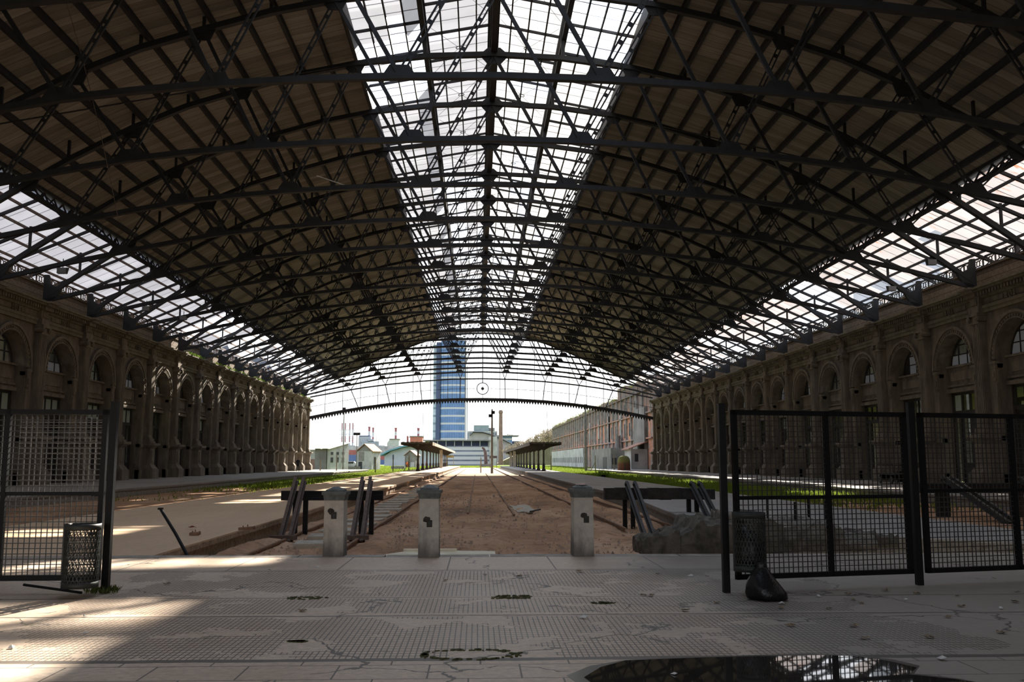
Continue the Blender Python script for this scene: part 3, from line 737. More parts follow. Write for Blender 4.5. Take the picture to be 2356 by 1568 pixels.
for side, nm in ((-1, 'left'), (1, 'right')):
    w = MB()
    w.b2(-0.5, 0, Y0, D(1), 0, 11.0)
    w.b2(-0.55, -0.12, Y0, D(1), 11.0, 12.25)
    w.b2(-2.2, 0.1, 0, 0.4, 9.0, 9.1) if False else None
    wall = w.build('wall_' + nm, M['stone'])
    # ranges of rooms behind the arcade: outer wall with openings, roof and floor
    if side < 0: wall.location = (XC - 27.6, 0, 0)
    else: wall.location = (XC + 27.6, 0, 0); wall.scale = (-1, 1, 1)
    tag(wall, 'arcaded stone side wall of the hall on the %s' % nm, 'wall', kind='structure')
    for k in range(1, 18):
        b = bay0 if (side < 0 and k == 1) else copy_tree(bay0)
        b.parent = wall; b.location = (0, D(k), 0)
    for k in range(1, 19):
        p = pil0 if (side < 0 and k == 1) else copy_tree(pil0)
        p.parent = wall; p.location = (0, D(k), 0)
    for k in range(1, 18):
        i = LK[side].get(k, random.choice([0, 1, 2, 3])); j = DK[side].get(k, random.choice([0, 1, 2, 3, 5]))
        for protos, idx, base in ((LUN, i, 'window'), (DOR, j, 'door')):
            o = copy_tree(protos[idx]); n = k + (0 if side < 0 else 20)
            o.name = '%s_%d' % (base, n); o.location = (XC + side * 27.6, D(k), 0)
            if side > 0: o.scale = (-1, 1, 1)
            tag(o, ('arched fanlight window' if base == 'window' else 'tall glazed double door') + ' under the %s arch of the %s wall' % (ORD[k - 1], nm), base, kind='structure')
    ow = MB(); X1 = -9.0
    for k in range(-4, 18):
        y = D(k); ow.b2(X1 - 0.4, X1, y - 1.1, y + 1.1, 0, 12.2); ow.b2(X1 - 0.4, X1, y + 1.1, y + B - 1.1, 5.5, 6.6); ow.b2(X1 - 0.4, X1, y + 1.1, y + B - 1.1, 11.7, 12.2); ow.b2(X1 - 0.4, X1, y + 1.1, y + B - 1.1, 0, 0.9)
    ow.b2(X1 - 0.4, -1.02, Y0, D(18) - 0.5, 12.1, 12.24); ow.b2(X1 - 0.4, -0.5, D(18) - 0.6, D(18) - 0.2, 0, 12.2)
    ow.b2(X1 - 0.4, -1.7, Y0, D(18) - 0.2, 5.75, 5.95)
    for k in (2, 5, 8, 11, 14): ow.b2(X1, -1.02, D(k) - 0.15, D(k) + 0.15, 0, 12.1)
    ro_ = ow.build('wall_outer_' + nm, M['stone'])
    ro_.location = wall.location; ro_.scale = wall.scale
    tag(ro_, 'outer wall and ceiling of the rooms behind the %s arcade' % nm, 'wall', kind='structure')
    # end pier facing the yard
    e = MB(); e.b2(-1.2, 0.05, D(18) - 0.1, D(18) + 0.75, 0, 11.0); e.b2(-1.3, 0.8, D(18) - 0.1, D(18) + 1.1, 10.7, 11.0); e.b2(-1.2, 0.5, D(18), D(18) + 0.9, 2.6, 2.85); e.b2(-1.2, 0.5, D(18), D(18) + 0.9, 0, 0.8)
    e.build('end_pier', M['stone'], wall)
for o in LUN + DOR:
    for ch in list(o.children):
        for g in list(ch.children): bpy.data.objects.remove(g)
        bpy.data.objects.remove(ch)
    bpy.data.objects.remove(o)
wq = MB(); wq.b2(XC - 36, XC + 36, Y0 - 0.6, Y0, 9.5, 24); wq.b2(8, XC + 36, Y0 - 0.6, Y0, 0, 9.5); wq.b2(XC - 36, -26, Y0 - 0.6, Y0, 0, 9.5)  # unseen near wall, openings added to let light in from behind the viewer
for x in (-19.5, -12.5, -5.5, 1.5): wq.b2(x - 0.5, x + 0.5, Y0 - 0.6, Y0, 0, 9.5)
wb_ = wq.build('wall_near', M['stone'])
tag(wb_, 'unseen wall closing the near end of the hall, with tall openings added to let in light', 'wall', kind='structure')

# ================================================================== FLOORS AND GROUND
YC = 14.45     # edge of the concourse
def concourse_mat():
    m, nt, out = nodes_of('worn_paving'); p = coord(nt, 'pos'); x, y, z = sepxyz(nt, p)
    wob = noise(nt, p, 0.35, 3); wob2 = noise(nt, p, 1.1, 4)
    nf = noise(nt, p, 16, 6, 0.7); nb = noise(nt, p, 0.55, 6, 0.65)
    base = ramp(nt, nb, ((0.3, (0.46, 0.325, 0.22)), (0.55, (0.62, 0.47, 0.345)), (0.75, (0.72, 0.59, 0.46))))
    base = mixc(nt, math_(nt, 'MULTIPLY', ramp(nt, nf, ((0.35, 1.0), (0.62, 0.0))), 0.35), base, (0.13, 0.105, 0.085))
    grey_shade = ramp(nt, math_(nt, 'ADD', math_(nt, 'MULTIPLY', x, 0.22), math_(nt, 'MULTIPLY', wob, 0.9)), ((0.72, 0.0), (1.15, 1.0)))  # dimmer light on the right put into the colour, with some real grey cement
    base = mixc(nt, math_(nt, 'MULTIPLY', grey_shade, 0.8), base, (0.215, 0.195, 0.17))
    def lines(co, pitch, w, off=0.0):
        fr = math_(nt, 'FRACT', math_(nt, 'DIVIDE', math_(nt, 'ADD', co, off), pitch))
        return math_(nt, 'LESS_THAN', fr, w / pitch)
    def band(a, b_): return math_(nt, 'MULTIPLY', math_(nt, 'GREATER_THAN', y, a), math_(nt, 'LESS_THAN', y, b_))
    # small grooved tiles
    g = math_(nt, 'MAXIMUM', lines(x, 0.045, 0.010), lines(y, 0.09, 0.016))
    gx = math_(nt, 'GREATER_THAN', x, math_(nt, 'MULTIPLY_ADD', wob, 3.0, -5.6)); gx2 = math_(nt, 'LESS_THAN', x, math_(nt, 'MULTIPLY_ADD', wob, -3.0, 5.6))
    patch = math_(nt, 'LESS_THAN', wob2, 0.56)
    z1 = math_(nt, 'MAXIMUM', band(6.95, 8.75), math_(nt, 'MAXIMUM', band(8.95, 9.9), band(10.05, 12.3)))
    g = math_(nt, 'MULTIPLY', math_(nt, 'MULTIPLY', g, z1), math_(nt, 'MULTIPLY', patch, math_(nt, 'MULTIPLY', gx, gx2)))
    # larger slabs
    sx = math_(nt, 'ADD', x, math_(nt, 'MULTIPLY', math_(nt, 'FLOOR', math_(nt, 'DIVIDE', y, 0.42)), 0.27))
    s1 = math_(nt, 'MULTIPLY', math_(nt, 'MAXIMUM', lines(sx, 0.62, 0.012), lines(y, 0.42, 0.014)), math_(nt, 'LESS_THAN', y, 6.9))
    s2 = math_(nt, 'MULTIPLY', math_(nt, 'MAXIMUM', lines(x, 1.42, 0.02, 0.4), math_(nt, 'MAXIMUM', lines(y, 30, 0.03, 15.95), lines(y, 30, 0.03, 17.55))), math_(nt, 'GREATER_THAN', y, 12.4))
    j = math_(nt, 'MAXIMUM', g, math_(nt, 'MAXIMUM', s1, s2))
    for yy, ww in ((6.9, 0.05), (8.82, 0.025), (9.97, 0.02), (12.35, 0.03)):
        j = math_(nt, 'MAXIMUM', j, math_(nt, 'LESS_THAN', math_(nt, 'ABSOLUTE', math_(nt, 'ADD', math_(nt, 'SUBTRACT', y, yy), math_(nt, 'MULTIPLY_ADD', wob2, 0.12, -0.06))), ww))
    # cracks
    vo = nt.nodes.new('ShaderNodeTexVoronoi'); vo.feature = 'DISTANCE_TO_EDGE'; vo.inputs['Scale'].default_value = 0.42
    nt.links.new(p, vo.inputs['Vector'])
    dn = nt.nodes.new('ShaderNodeVectorMath'); dn.operation = 'ADD'
    nn = nt.nodes.new('ShaderNodeTexNoise'); nn.inputs['Scale'].default_value = 1.6; nn.inputs['Detail'].default_value = 6; nt.links.new(p, nn.inputs['Vector'])
    nt.links.new(p, dn.inputs[0]); nt.links.new(nn.outputs['Color'], dn.inputs[1]); nt.links.new(dn.outputs[0], vo.inputs['Vector'])
    crack = math_(nt, 'MULTIPLY', math_(nt, 'LESS_THAN', vo.outputs['Distance'], 0.006), math_(nt, 'GREATER_THAN', nb, 0.47))
    jj = math_(nt, 'MAXIMUM', j, crack)
    col = mixc(nt, math_(nt, 'MULTIPLY', jj, 0.85), base, (0.062, 0.052, 0.043))
    moss = math_(nt, 'MULTIPLY', ramp(nt, noise(nt, p, 1.7, 5, 0.7), ((0.63, 0.0), (0.69, 1.0))), ramp(nt, nf, ((0.42, 0.0), (0.52, 0.8))))
    col = mixc(nt, math_(nt, 'MULTIPLY', moss, math_(nt, 'LESS_THAN', y, 12)), col, (0.085, 0.085, 0.03))
    h = math_(nt, 'SUBTRACT', math_(nt, 'MULTIPLY', nf, 0.4), jj)
    ro = ramp(nt, nb, ((0.35, 0.42), (0.7, 0.7)))
    bsdf(nt, out, col, ro, 0, bump(nt, h, 0.5, 0.012), 0.5)
    return m
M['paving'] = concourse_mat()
M['platform'] = None
def plat_mat(name, a, b_, c):
    m, nt, out = nodes_of(name); p = coord(nt, 'pos'); x, y, z = sepxyz(nt, p)
    nb = noise(nt, coord(nt, 'pos', (1, 0.25, 1)), 0.6, 6, 0.65); nf = noise(nt, p, 9, 6, 0.7)
    col = ramp(nt, nb, ((0.3, b_), (0.7, a)))
    col = mixc(nt, math_(nt, 'MULTIPLY', ramp(nt, nf, ((0.3, 1.0), (0.6, 0.0))), 0.35), col, c)
    side = math_(nt, 'LESS_THAN', z, -0.03)
    col = mixc(nt, math_(nt, 'MULTIPLY', side, ramp(nt, nf, ((0.3, 0.9), (0.7, 0.25)))), col, (0.14, 0.105, 0.075))
    bsdf(nt, out, col, 0.85, 0, bump(nt, nf, 0.5, 0.02), 0.2); return m
M['platform'] = plat_mat('platform_cement', (0.72, 0.51, 0.33), (0.58, 0.40, 0.255), (0.33, 0.215, 0.135))
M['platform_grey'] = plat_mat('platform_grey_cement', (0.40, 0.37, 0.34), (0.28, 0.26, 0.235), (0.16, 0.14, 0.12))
def dirt_mat(name, wet):
    m, nt, out = nodes_of(name); p = coord(nt, 'pos'); x, y, z = sepxyz(nt, p)
    n1 = noise(nt, coord(nt, 'pos', (1, 0.35, 1)), 0.45, 7, 0.65); n2 = noise(nt, p, 3.2, 7, 0.75); n3 = noise(nt, p, 22, 4, 0.7)
    col = ramp(nt, n1, ((0.30, (0.19, 0.125, 0.085)), (0.46, (0.43, 0.245, 0.14)), (0.66, (0.60, 0.39, 0.25))))
    col = mixc(nt, ramp(nt, n2, ((0.34, 0.6), (0.5, 0.0))), col, (0.10, 0.068, 0.048))
    col = mixc(nt, ramp(nt, n3, ((0.60, 0.0), (0.74, 0.7))), col, (0.46, 0.36, 0.27))
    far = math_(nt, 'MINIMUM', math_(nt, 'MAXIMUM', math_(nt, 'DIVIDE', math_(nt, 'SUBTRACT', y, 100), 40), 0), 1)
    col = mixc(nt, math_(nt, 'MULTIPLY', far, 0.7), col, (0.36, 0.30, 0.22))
    bsdf(nt, out, col, 0.95, 0, bump(nt, n2, 0.7, 0.06), 0.1); return m
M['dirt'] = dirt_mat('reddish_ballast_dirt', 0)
def grass_ground():
    m, nt, out = nodes_of('grassy_ground'); p = coord(nt, 'pos')
    n1 = noise(nt, p, 0.12, 6, 0.65); n2 = noise(nt, p, 2.6, 6, 0.75)
    col = ramp(nt, n1, ((0.3, (0.10, 0.15, 0.022)), (0.55, (0.15, 0.20, 0.035)), (0.75, (0.26, 0.25, 0.10))))
    col = mixc(nt, ramp(nt, n2, ((0.35, 0.6), (0.6, 0.0))), col, (0.06, 0.085, 0.015))
    bsdf(nt, out, col, 0.95, 0, bump(nt, n2, 0.8, 0.1), 0.1); return m
M['turf'] = grass_ground()
M['kerb'] = simple('kerb_stone', (0.42, 0.36, 0.30), (0.26, 0.22, 0.18), 5, 0.85, space='pos', bmp=0.4)

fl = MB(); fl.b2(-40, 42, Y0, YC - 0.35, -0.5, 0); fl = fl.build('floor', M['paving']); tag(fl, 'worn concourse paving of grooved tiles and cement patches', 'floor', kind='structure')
mb = MB(); random.seed(2); x = -40.0
while x < 42:
    L = random.uniform(1.1, 1.6); mb.b2(x + 0.01, x + L - 0.01, YC - 0.345, YC, -0.5, random.uniform(-0.006, 0.004)); x += L
tag(mb.build('trim_1', M['kerb']), 'row of kerb stones along the end of the concourse', 'kerb', kind='structure')
def platform(name, x0, x1, y0, y1, m, label, lip=(True, True)):
    b = MB(); b.b2(x0, x1, y0, y1, -0.12, 0); b.b2(x0 + 0.06, x1 - 0.06, y0, y1 - 0.1, -0.6, -0.12)
    o = b.build(name, m); tag(o, label, 'platform', kind='structure'); return o
platform('platform', -10.2, -4.85, YC, 262, M['platform'], 'long brown cement platform between the tracks on the left')
mb = MB(); P = [(5.15, YC + 5.6), (5.25, 25), (5.85, 34), (6.0, 45), (6.3, 120), (6.3, 262), (11.1, 262), (11.1, YC), (5.15, YC)]
mb.prism([(a, b_, -0.12) for a, b_ in P[:-1]], (0, 0, 0.12)); mb.prism([(a + (0.06 if a < 8 else -0.06), b_, -0.6) for a, b_ in P[:-1]], (0, 0, 0.48))
tag(mb.build('platform', M['platform_grey']), 'long grey cement platform between the tracks on the right', 'platform', kind='structure')
platform('platform', -28.6, -18.1, YC, 158, M['platform_grey'], 'cement platform running along the foot of the left wall')
platform('platform', 19.6, 30.2, YC, 170, M['platform_grey'], 'cement platform running along the foot of the right wall')
mb = MB(); mb.b2(-4.9, 6.4, YC - 0.2, 330, -0.6, PIT)
mb.b2(11.0, 19.7, YC - 0.2, 44, -0.6, PIT + 0.02); mb.b2(-18.2, -10.1, YC - 0.2, 66, -0.6, PIT + 0.02)
# gentle heaps and wheel ruts as real relief
tb = tag(mb.build('track_bed', M['dirt']), 'reddish brown dirt and ballast between the platforms', 'ground', kind='structure')
g = MB(); random.seed(12); nx, ny = 46, 150; x0, x1, y0, y1 = -4.8, 5.9, YC, 90
pts = []
for j in range(ny + 1):
    for i in range(nx + 1):
        x = x0 + (x1 - x0) * i / nx; y = y0 + (y1 - y0) * (j / ny) ** 1.6
        z = PIT + 0.03 + 0.035 * math.sin(x * 2.1 + y * 0.3) + 0.03 * math.sin(x * 5.2 - y * 0.9) + random.uniform(-0.018, 0.018)
        for rx in (-1.6, -0.9, 1.9): z -= 0.085 * math.exp(-((x - rx - 0.15 * math.sin(y * 0.2)) / 0.2) ** 2) * (1 if y > 20 else 0)
        z += 0.10 * math.exp(-((x + 4.6) / 0.5) ** 2)
        pts.append((x, y, z))
g.add(pts, [(j * (nx + 1) + i, j * (nx + 1) + i + 1, (j + 1) * (nx + 1) + i + 1, (j + 1) * (nx + 1) + i) for j in range(ny) for i in range(nx)])
tag(g.build('track_bed', M['dirt'], smooth=True), 'uneven rutted red dirt filling the middle of the track pit', 'ground', kind='structure')
mb = MB(); mb.b2(-700, 700, 148, 1500, -1.0, PIT - 0.03); mb.b2(-19, -10, 40, 150, -0.9, PIT - 0.02); mb.b2(11, 20, 40, 150, -0.9, PIT - 0.02); mb.b2(-200, -28.4, -80, 150, -1, -0.5); mb.b2(30, 200, -80, 150, -1, -0.5); mb.b2(-200, 200, -150, Y0, -1, -0.5)
tag(mb.build('ground', M['turf']), 'rough green grass of the open station yard', 'ground', kind='structure')

# ---- grass blades
def blade_mat(name, a, b_):
    m, nt, out = nodes_of(name); p = coord(nt, 'pos'); n = noise(nt, p, 0.9, 5)
    c = ramp(nt, n, ((0.3, b_), (0.7, a)))
    d = nt.nodes.new('ShaderNodeBsdfDiffuse'); nt.links.new(c, d.inputs[0]); t = nt.nodes.new('ShaderNodeBsdfTranslucent'); nt.links.new(c, t.inputs[0])
    mx = nt.nodes.new('ShaderNodeMixShader'); mx.inputs[0].default_value = 0.4; nt.links.new(d.outputs[0], mx.inputs[1]); nt.links.new(t.outputs[0], mx.inputs[2]); nt.links.new(mx.outputs[0], out.inputs[0]); return m
M['blade'] = blade_mat('grass_blade', (0.24, 0.31, 0.045), (0.12, 0.16, 0.027))
M['weed'] = blade_mat('weed_leaf', (0.30, 0.42, 0.06), (0.14, 0.24, 0.04))
def grass(x0, x1, y0, y1, n, h0, h1, dens=None, w=0.03, zb=PIT):
    mb = MB(); c = 0
    while c < n:
        x = random.uniform(x0, x1); y = y0 + (y1 - y0) * random.random() ** 1.3
        if dens and random.random() > dens(x, y): continue
        h = random.uniform(h0, h1); a = random.random() * 6.28; dx, dy = math.cos(a) * w * (1 + y / 60), math.sin(a) * w * (1 + y / 60); lx, ly = random.uniform(-0.5, 0.5) * h, random.uniform(-0.5, 0.5) * h
        mb.add([(x - dx, y - dy, zb), (x + dx, y + dy, zb), (x + lx, y + ly, zb + h)], [(0, 1, 2)]); c += 1
    return mb
def lush(x, y):
    v = 0.5 + 0.5 * math.sin(x * 0.9 + y * 0.35) * math.sin(y * 0.17 - x * 0.4)
    return min(1.0, v + 0.2)
def gl(x, y): return lush(x, y) * min(1.0, max(0.015, (y - 55) / 40))
random.seed(44)
o = grass(-18.1, -10.3, 44, 150, 26000, 0.08, 0.26, gl, 0.02).build('grass', M['blade'], fix=False); tag(o, 'green grass growing over the track bed beside the left wall platform', 'grass', kind='stuff')
o = grass(11.2, 19.6, 34, 150, 30000, 0.10, 0.36, lambda x, y: lush(x, y) * min(1, max(0.05, (y - 36) / 14)), 0.022).build('grass', M['blade'], fix=False); tag(o, 'lush weeds and grass between the right platforms', 'grass', kind='stuff')
NOG = [(28, 61, 150, 340), (-35.5, -24, 170, 184), (-25, -20, 188, 197), (-21, -15, 256, 265), (25, 29, 155, 215), (-38, -32, 260, 264), (-43, -38, 298, 302), (-48, -43, 298, 302), (0.5, 4.5, 278, 282), (-60, -43, 150, 240)]
def yard(x, y): return 0.0 if any(a < x < b_ and c_ < y < d_ for a, b_, c_, d_ in NOG) else 1.0 if not (-10.2 < x < 11.1 and y < 262) and not (-28.6 < x < -18.1 and y < 158) and not (19.6 < x < 30.2 and y < 170) else 0.0
o = grass(-60, 60, 150, 330, 40000, 0.12, 0.4, yard, 0.03, PIT - 0.03).build('grass', M['blade'], fix=False); tag(o, 'bright sunlit grass in the yard beyond the gable', 'grass', kind='stuff')

# ---- rails, sleepers
def rail(x, y0, y1, zt, name='rail', m=None):
    mb = MB(); n = max(2, int((y1 - y0) / 3))
    def sec(dz0, dz1, w):
        pts_ = [(x + 0.012 * math.sin(i * 1.7), y0 + (y1 - y0) * i / n, zt - (dz0 + dz1) / 2) for i in range(n + 1)]
        mb.sweep(pts_, w, dz1 - dz0)
    sec(0, 0.035, 0.068); sec(0.035, 0.11, 0.022); sec(0.11, 0.13, 0.13)
    return mb.build(name, m or M['rail_rust'])
for x, y0, y1, lb in ((-4.28, 16.6, 255, 'rusty rail nearest the left platform edge'), (-2.68, 17.2, 255, 'rusty rail, inner one of the left track'), (5.25, 21.5, 120, 'dull rail running hard against the right platform'), (3.82, 24.5, 255, 'dull rail, inner one of the right track'),
                      (1.22, 31.5, 140, 'thin grooved rail sunk in the dirt of the middle, right one'), (-0.33, 32.5, 140, 'thin grooved rail sunk in the dirt of the middle, left one')):
    mid = abs(x) < 1.5
    tag(rail(x, y0, y1, PIT + (0.10 if mid else 0.14)), lb, 'rail', 'rails along the hall')
M['pad'] = simple('pale_concrete', (0.52, 0.47, 0.38), (0.36, 0.31, 0.25), 5, 0.85, space='pos', bmp=0.4)
random.seed(8)
for i in range(26):
    y = 20.5 + i * 2.05 + random.uniform(-0.3, 0.3)
    mb = MB(); x0 = -4.0 + random.uniform(-0.1, 0.1); x1 = x0 + random.uniform(0.9, 1.15); P = [(x0, y, PIT), (x1, y + random.uniform(-.1, .1), PIT), (x1 + random.uniform(-.1, .1), y + 1.0, PIT), (x0 + random.uniform(-.1, .1), y + 0.95, PIT)]
    mb.prism(P, (0, 0, 0.09 + random.uniform(0, 0.02)))
    tag(mb.build('concrete_slab', M['pad'], fix=True), 'pale concrete slab laid between the rails of the left track', 'slab', 'concrete slabs along the left track')
mb = MB(); mb.prism([(-1.75, 14.5, PIT), (0.3, 14.5, PIT), (0.3, 16.25, PIT), (-0.3, 16.35, PIT), (-1.2, 16.3, PIT), (-1.6, 15.6, PIT), (-2.1, 15.2, PIT)], (0, 0, 0.33)); mb.b2(-1.25, -0.35, 16.2, 16.3, PIT, -0.08)
tag(mb.build('concrete_slab', simple('sunlit_cream_slab', (0.85, 0.77, 0.58), (0.7, 0.6, 0.44), 3, 0.85, space='pos')), 'broken slab with sunlight painted in cream, at the foot of the kerb behind the middle bollard', 'slab')  # pale cream stands in for a patch of sun on the slab
for x, y, a, L, lb in ((-0.42, 18.2, 0.35, 0.5, 'short dark iron bar lying in the dirt beside the middle bollard'), (2.05, 33.5, 1.3, 1.6, 'flat dark strip lying in the dirt of the right track')):
    mb = MB(); mb.box((0, 0, 0), (L, 0.07, 0.05)); o = mb.build('iron_bar', M['prop_dark']); o.location = (x, y, PIT + 0.12); o.rotation_euler = (0, 0, a); tag(o, lb, 'iron bar')

# ================================================================== BOLLARDS
def bollard(x, y, h, rz, label, hole):
    t = empty('bollard', (x, y, 0), rz); tag(t, label, 'bollard', 'concrete bollards at the end of the tracks')
    b = MB(); b.frustum((0, 0), -0.02, h - 0.2, 0.305, 0.305, 0.285, 0.285); sh = b.build('shaft', M['boll'], t)
    c = MB(); c.frustum((0, 0), h - 0.2, h - 0.12, 0.30, 0.30, 0.325, 0.325); c.frustum((0, 0), h - 0.12, h - 0.075, 0.36, 0.36, 0.365, 0.365); c.frustum((0, 0), h - 0.075, h - 0.045, 0.27, 0.27, 0.26, 0.26); c.frustum((0, 0), h - 0.045, h, 0.26, 0.26, 0.05, 0.05)
    c.build('cap', M['boll_cap'], t)
    if hole:
        q = MB(); q.add([(hole[0] + 0.06 * math.cos(a * 0.6283) * random.uniform(0.7, 1.1), -0.1485, hole[1] + 0.05 * math.sin(a * 0.6283) * random.uniform(0.7, 1.1)) for a in range(10)], [tuple(range(10))])
        q.b2(hole[0] + 0.0, hole[0] + 0.08, -0.152, -0.13, hole[1] - 0.11, hole[1] - 0.01)
        q.build('chipped_hole', simple('gouged_concrete', (0.07, 0.06, 0.05), (0.03, 0.026, 0.022), 20, 0.95), t)
        w = MB(); w.b2(hole[0] + 0.02, hole[0] + 0.065, -0.156, -0.13, hole[1] - 0.09, hole[1] - 0.03); w.build('bolt_plate', M['basket'], t)
    return t
def boll_mat():
    m, nt, out = nodes_of('stained_concrete'); p = coord(nt, 'obj'); x, y, z = sepxyz(nt, p); n = noise(nt, p, 7, 6, 0.7); n2 = noise(nt, coord(nt, 'obj', (1, 1, 0.4)), 3.5, 5)
    c = ramp(nt, n, ((0.3, (0.40, 0.365, 0.32)), (0.7, (0.58, 0.53, 0.47))))
    low = math_(nt, 'MULTIPLY', ramp(nt, math_(nt, 'MULTIPLY_ADD', n2, 0.9, math_(nt, 'MULTIPLY', z, 1.0)), ((0.55, 1.0), (0.85, 0.0))), 0.8)
    c = mixc(nt, low, c, (0.09, 0.08, 0.07)); bsdf(nt, out, c, 0.9, 0, bump(nt, n, 0.4, 0.01), 0.2); return m
M['boll'] = boll_mat(); M['boll_cap'] = simple('grey_painted_cap', (0.15, 0.16, 0.155), (0.09, 0.095, 0.09), 12, 0.6)
random.seed(4)
bollard(-2.12, 14.3, 1.02, R(-3), 'square concrete bollard with a gouged hole, in front of the left buffer stop', (-0.04, 0.66))
bollard(-0.71, 14.12, 1.05, R(-1), 'square concrete bollard with dark stained foot, beside the slab coloured as sunlit', (-0.03, 0.55))
bollard(1.57, 14.22, 1.06, R(4), 'square concrete bollard with dusty pale cap top, standing alone on the right', (0.0, 0.6))
mb = MB(); mb.lathe([(0.1, 1.045), (0.08, 1.065), (0.03, 1.075), (0.0, 1.08)], (1.57, 14.22), 12, cap=False); tag(mb.build('sand_heap', simple('pinkish_sand', (0.5, 0.38, 0.32), (0.35, 0.27, 0.22), 20, 0.9)), 'small heap of pinkish grit on the cap of the right bollard', 'grit')

# ================================================================== BUFFER STOPS
def railbar(mb, a, b_, s=1.0):
    a, b_ = Vector(a), Vector(b_); d = (b_ - a).normalized(); up = Vector((0, -1, 0)) if abs(d.z) > 0.5 else Vector((0, 0, 1))
    side = d.cross(up).normalized(); uu = side.cross(d).normalized()
    mb.bar(a, b_, 0.028 * s, 0.13 * s, up); mb.bar(a + uu * 0.06 * s, b_ + uu * 0.06 * s, 0.07 * s, 0.035 * s, up); mb.bar(a - uu * 0.06 * s, b_ - uu * 0.06 * s, 0.12 * s, 0.02 * s, up)
t = empty('buffer_stop', (-3.5, 23.2, PIT)); tag(t, 'rail-built buffer stop with black beam and brown props behind the left bollard', 'buffer stop', 'buffer stops at the track ends')
def rel(o, p): return (p[0] - o.location.x, p[1] - o.location.y, p[2] - o.location.z)
MB().b2(-1.27, 1.19, -0.02, 0.14, 0.90, 1.13).build('cross_beam', M['timber_dark'], t)
for px in (-0.83, 0.78):
    for o_ in (-0.13, 0.13):
        mb = MB(); railbar(mb, (px + o_, -1.85 + (0.05 if o_ > 0 else 0.3), 0.03), (px + o_ * 0.75 + 0.02, -0.1, 1.42), 1.05); mb.bar((px + o_ * 0.75 + 0.02, -0.11, 1.36), (px + o_ * 0.75 + 0.02, -0.08, 1.47), 0.05, 0.05)
        mb.build('raking_prop', M['prop_rust'], t)
    for o_ in (-0.13, 0.12):
        mb = MB(); mb.b2(px + o_ - 0.055, px + o_ + 0.055, 0.16, 0.27, -0.05, 1.12); mb.build('upright', M['timber_dark'], t)
    MB().b2(px - 0.3, px + 0.28, -1.8, -1.62, 0.1, 0.2).build('foot_plate', M['prop_rust'], t)
t2 = empty('buffer_stop', (4.95, 25.7, PIT)); tag(t2, 'buffer stop with thick dark timber beam at the head of the right track', 'buffer stop', 'buffer stops at the track ends')
mb = MB(); n = 10; random.seed(9)
for i in range(n):
    x0 = -1.48 + i * 0.302; mb.b2(x0, x0 + 0.303, -0.05, 0.27, 0.81 + random.uniform(-0.012, 0.012), 1.12 + random.uniform(-0.015, 0.012) - (0.05 if i == n - 1 else 0))
mb.build('cross_beam', simple('rough_old_timber', (0.045, 0.039, 0.034), (0.022, 0.019, 0.017), 6, 0.9, bmp=0.6), t2)
for px in (-0.78, 1.0):
    for o_ in (-0.1, 0.12):
        mb = MB(); railbar(mb, (px + o_ + 0.02, -2.7, 0.0), (px + o_, -0.12, 1.22), 1.0); mb.tube([(px + o_, -0.1, 1.22), (px + o_, -0.02, 1.27), (px + o_, 0.06, 1.2)], 0.05, 8); mb.build('raking_prop', M['prop_dark'], t2)
        MB().b2(px + o_ - 0.06, px + o_ + 0.05, 0.28, 0.4, -0.05, 1.1).build('upright', M['timber_dark'], t2)
t3 = empty('buffer_stop', (16.6, 30.8, PIT)); tag(t3, 'buffer stop with long dark beam seen through the far right fence panel', 'buffer stop', 'buffer stops at the track ends')
MB().b2(-2.0, 3.2, -0.1, 0.16, 0.8, 1.13).build('cross_beam', M['timber_dark'], t3)
for px in (-1.2, 1.3):
    MB().b2(px - 0.17, px + 0.17, -0.12, 0.2, -0.05, 0.9).build('upright', M['timber_dark'], t3)
    for o_ in (0.05, 0.3):
        mb = MB(); railbar(mb, (px + o_ + 0.1, -3.6, 0.0), (px + o_, -0.15, 1.25), 1.2); mb.tube([(px + o_, -0.12, 1.25), (px + o_, 0.0, 1.31), (px + o_, 0.12, 1.22)], 0.06, 8); mb.build('raking_prop', M['prop_dark'], t3)

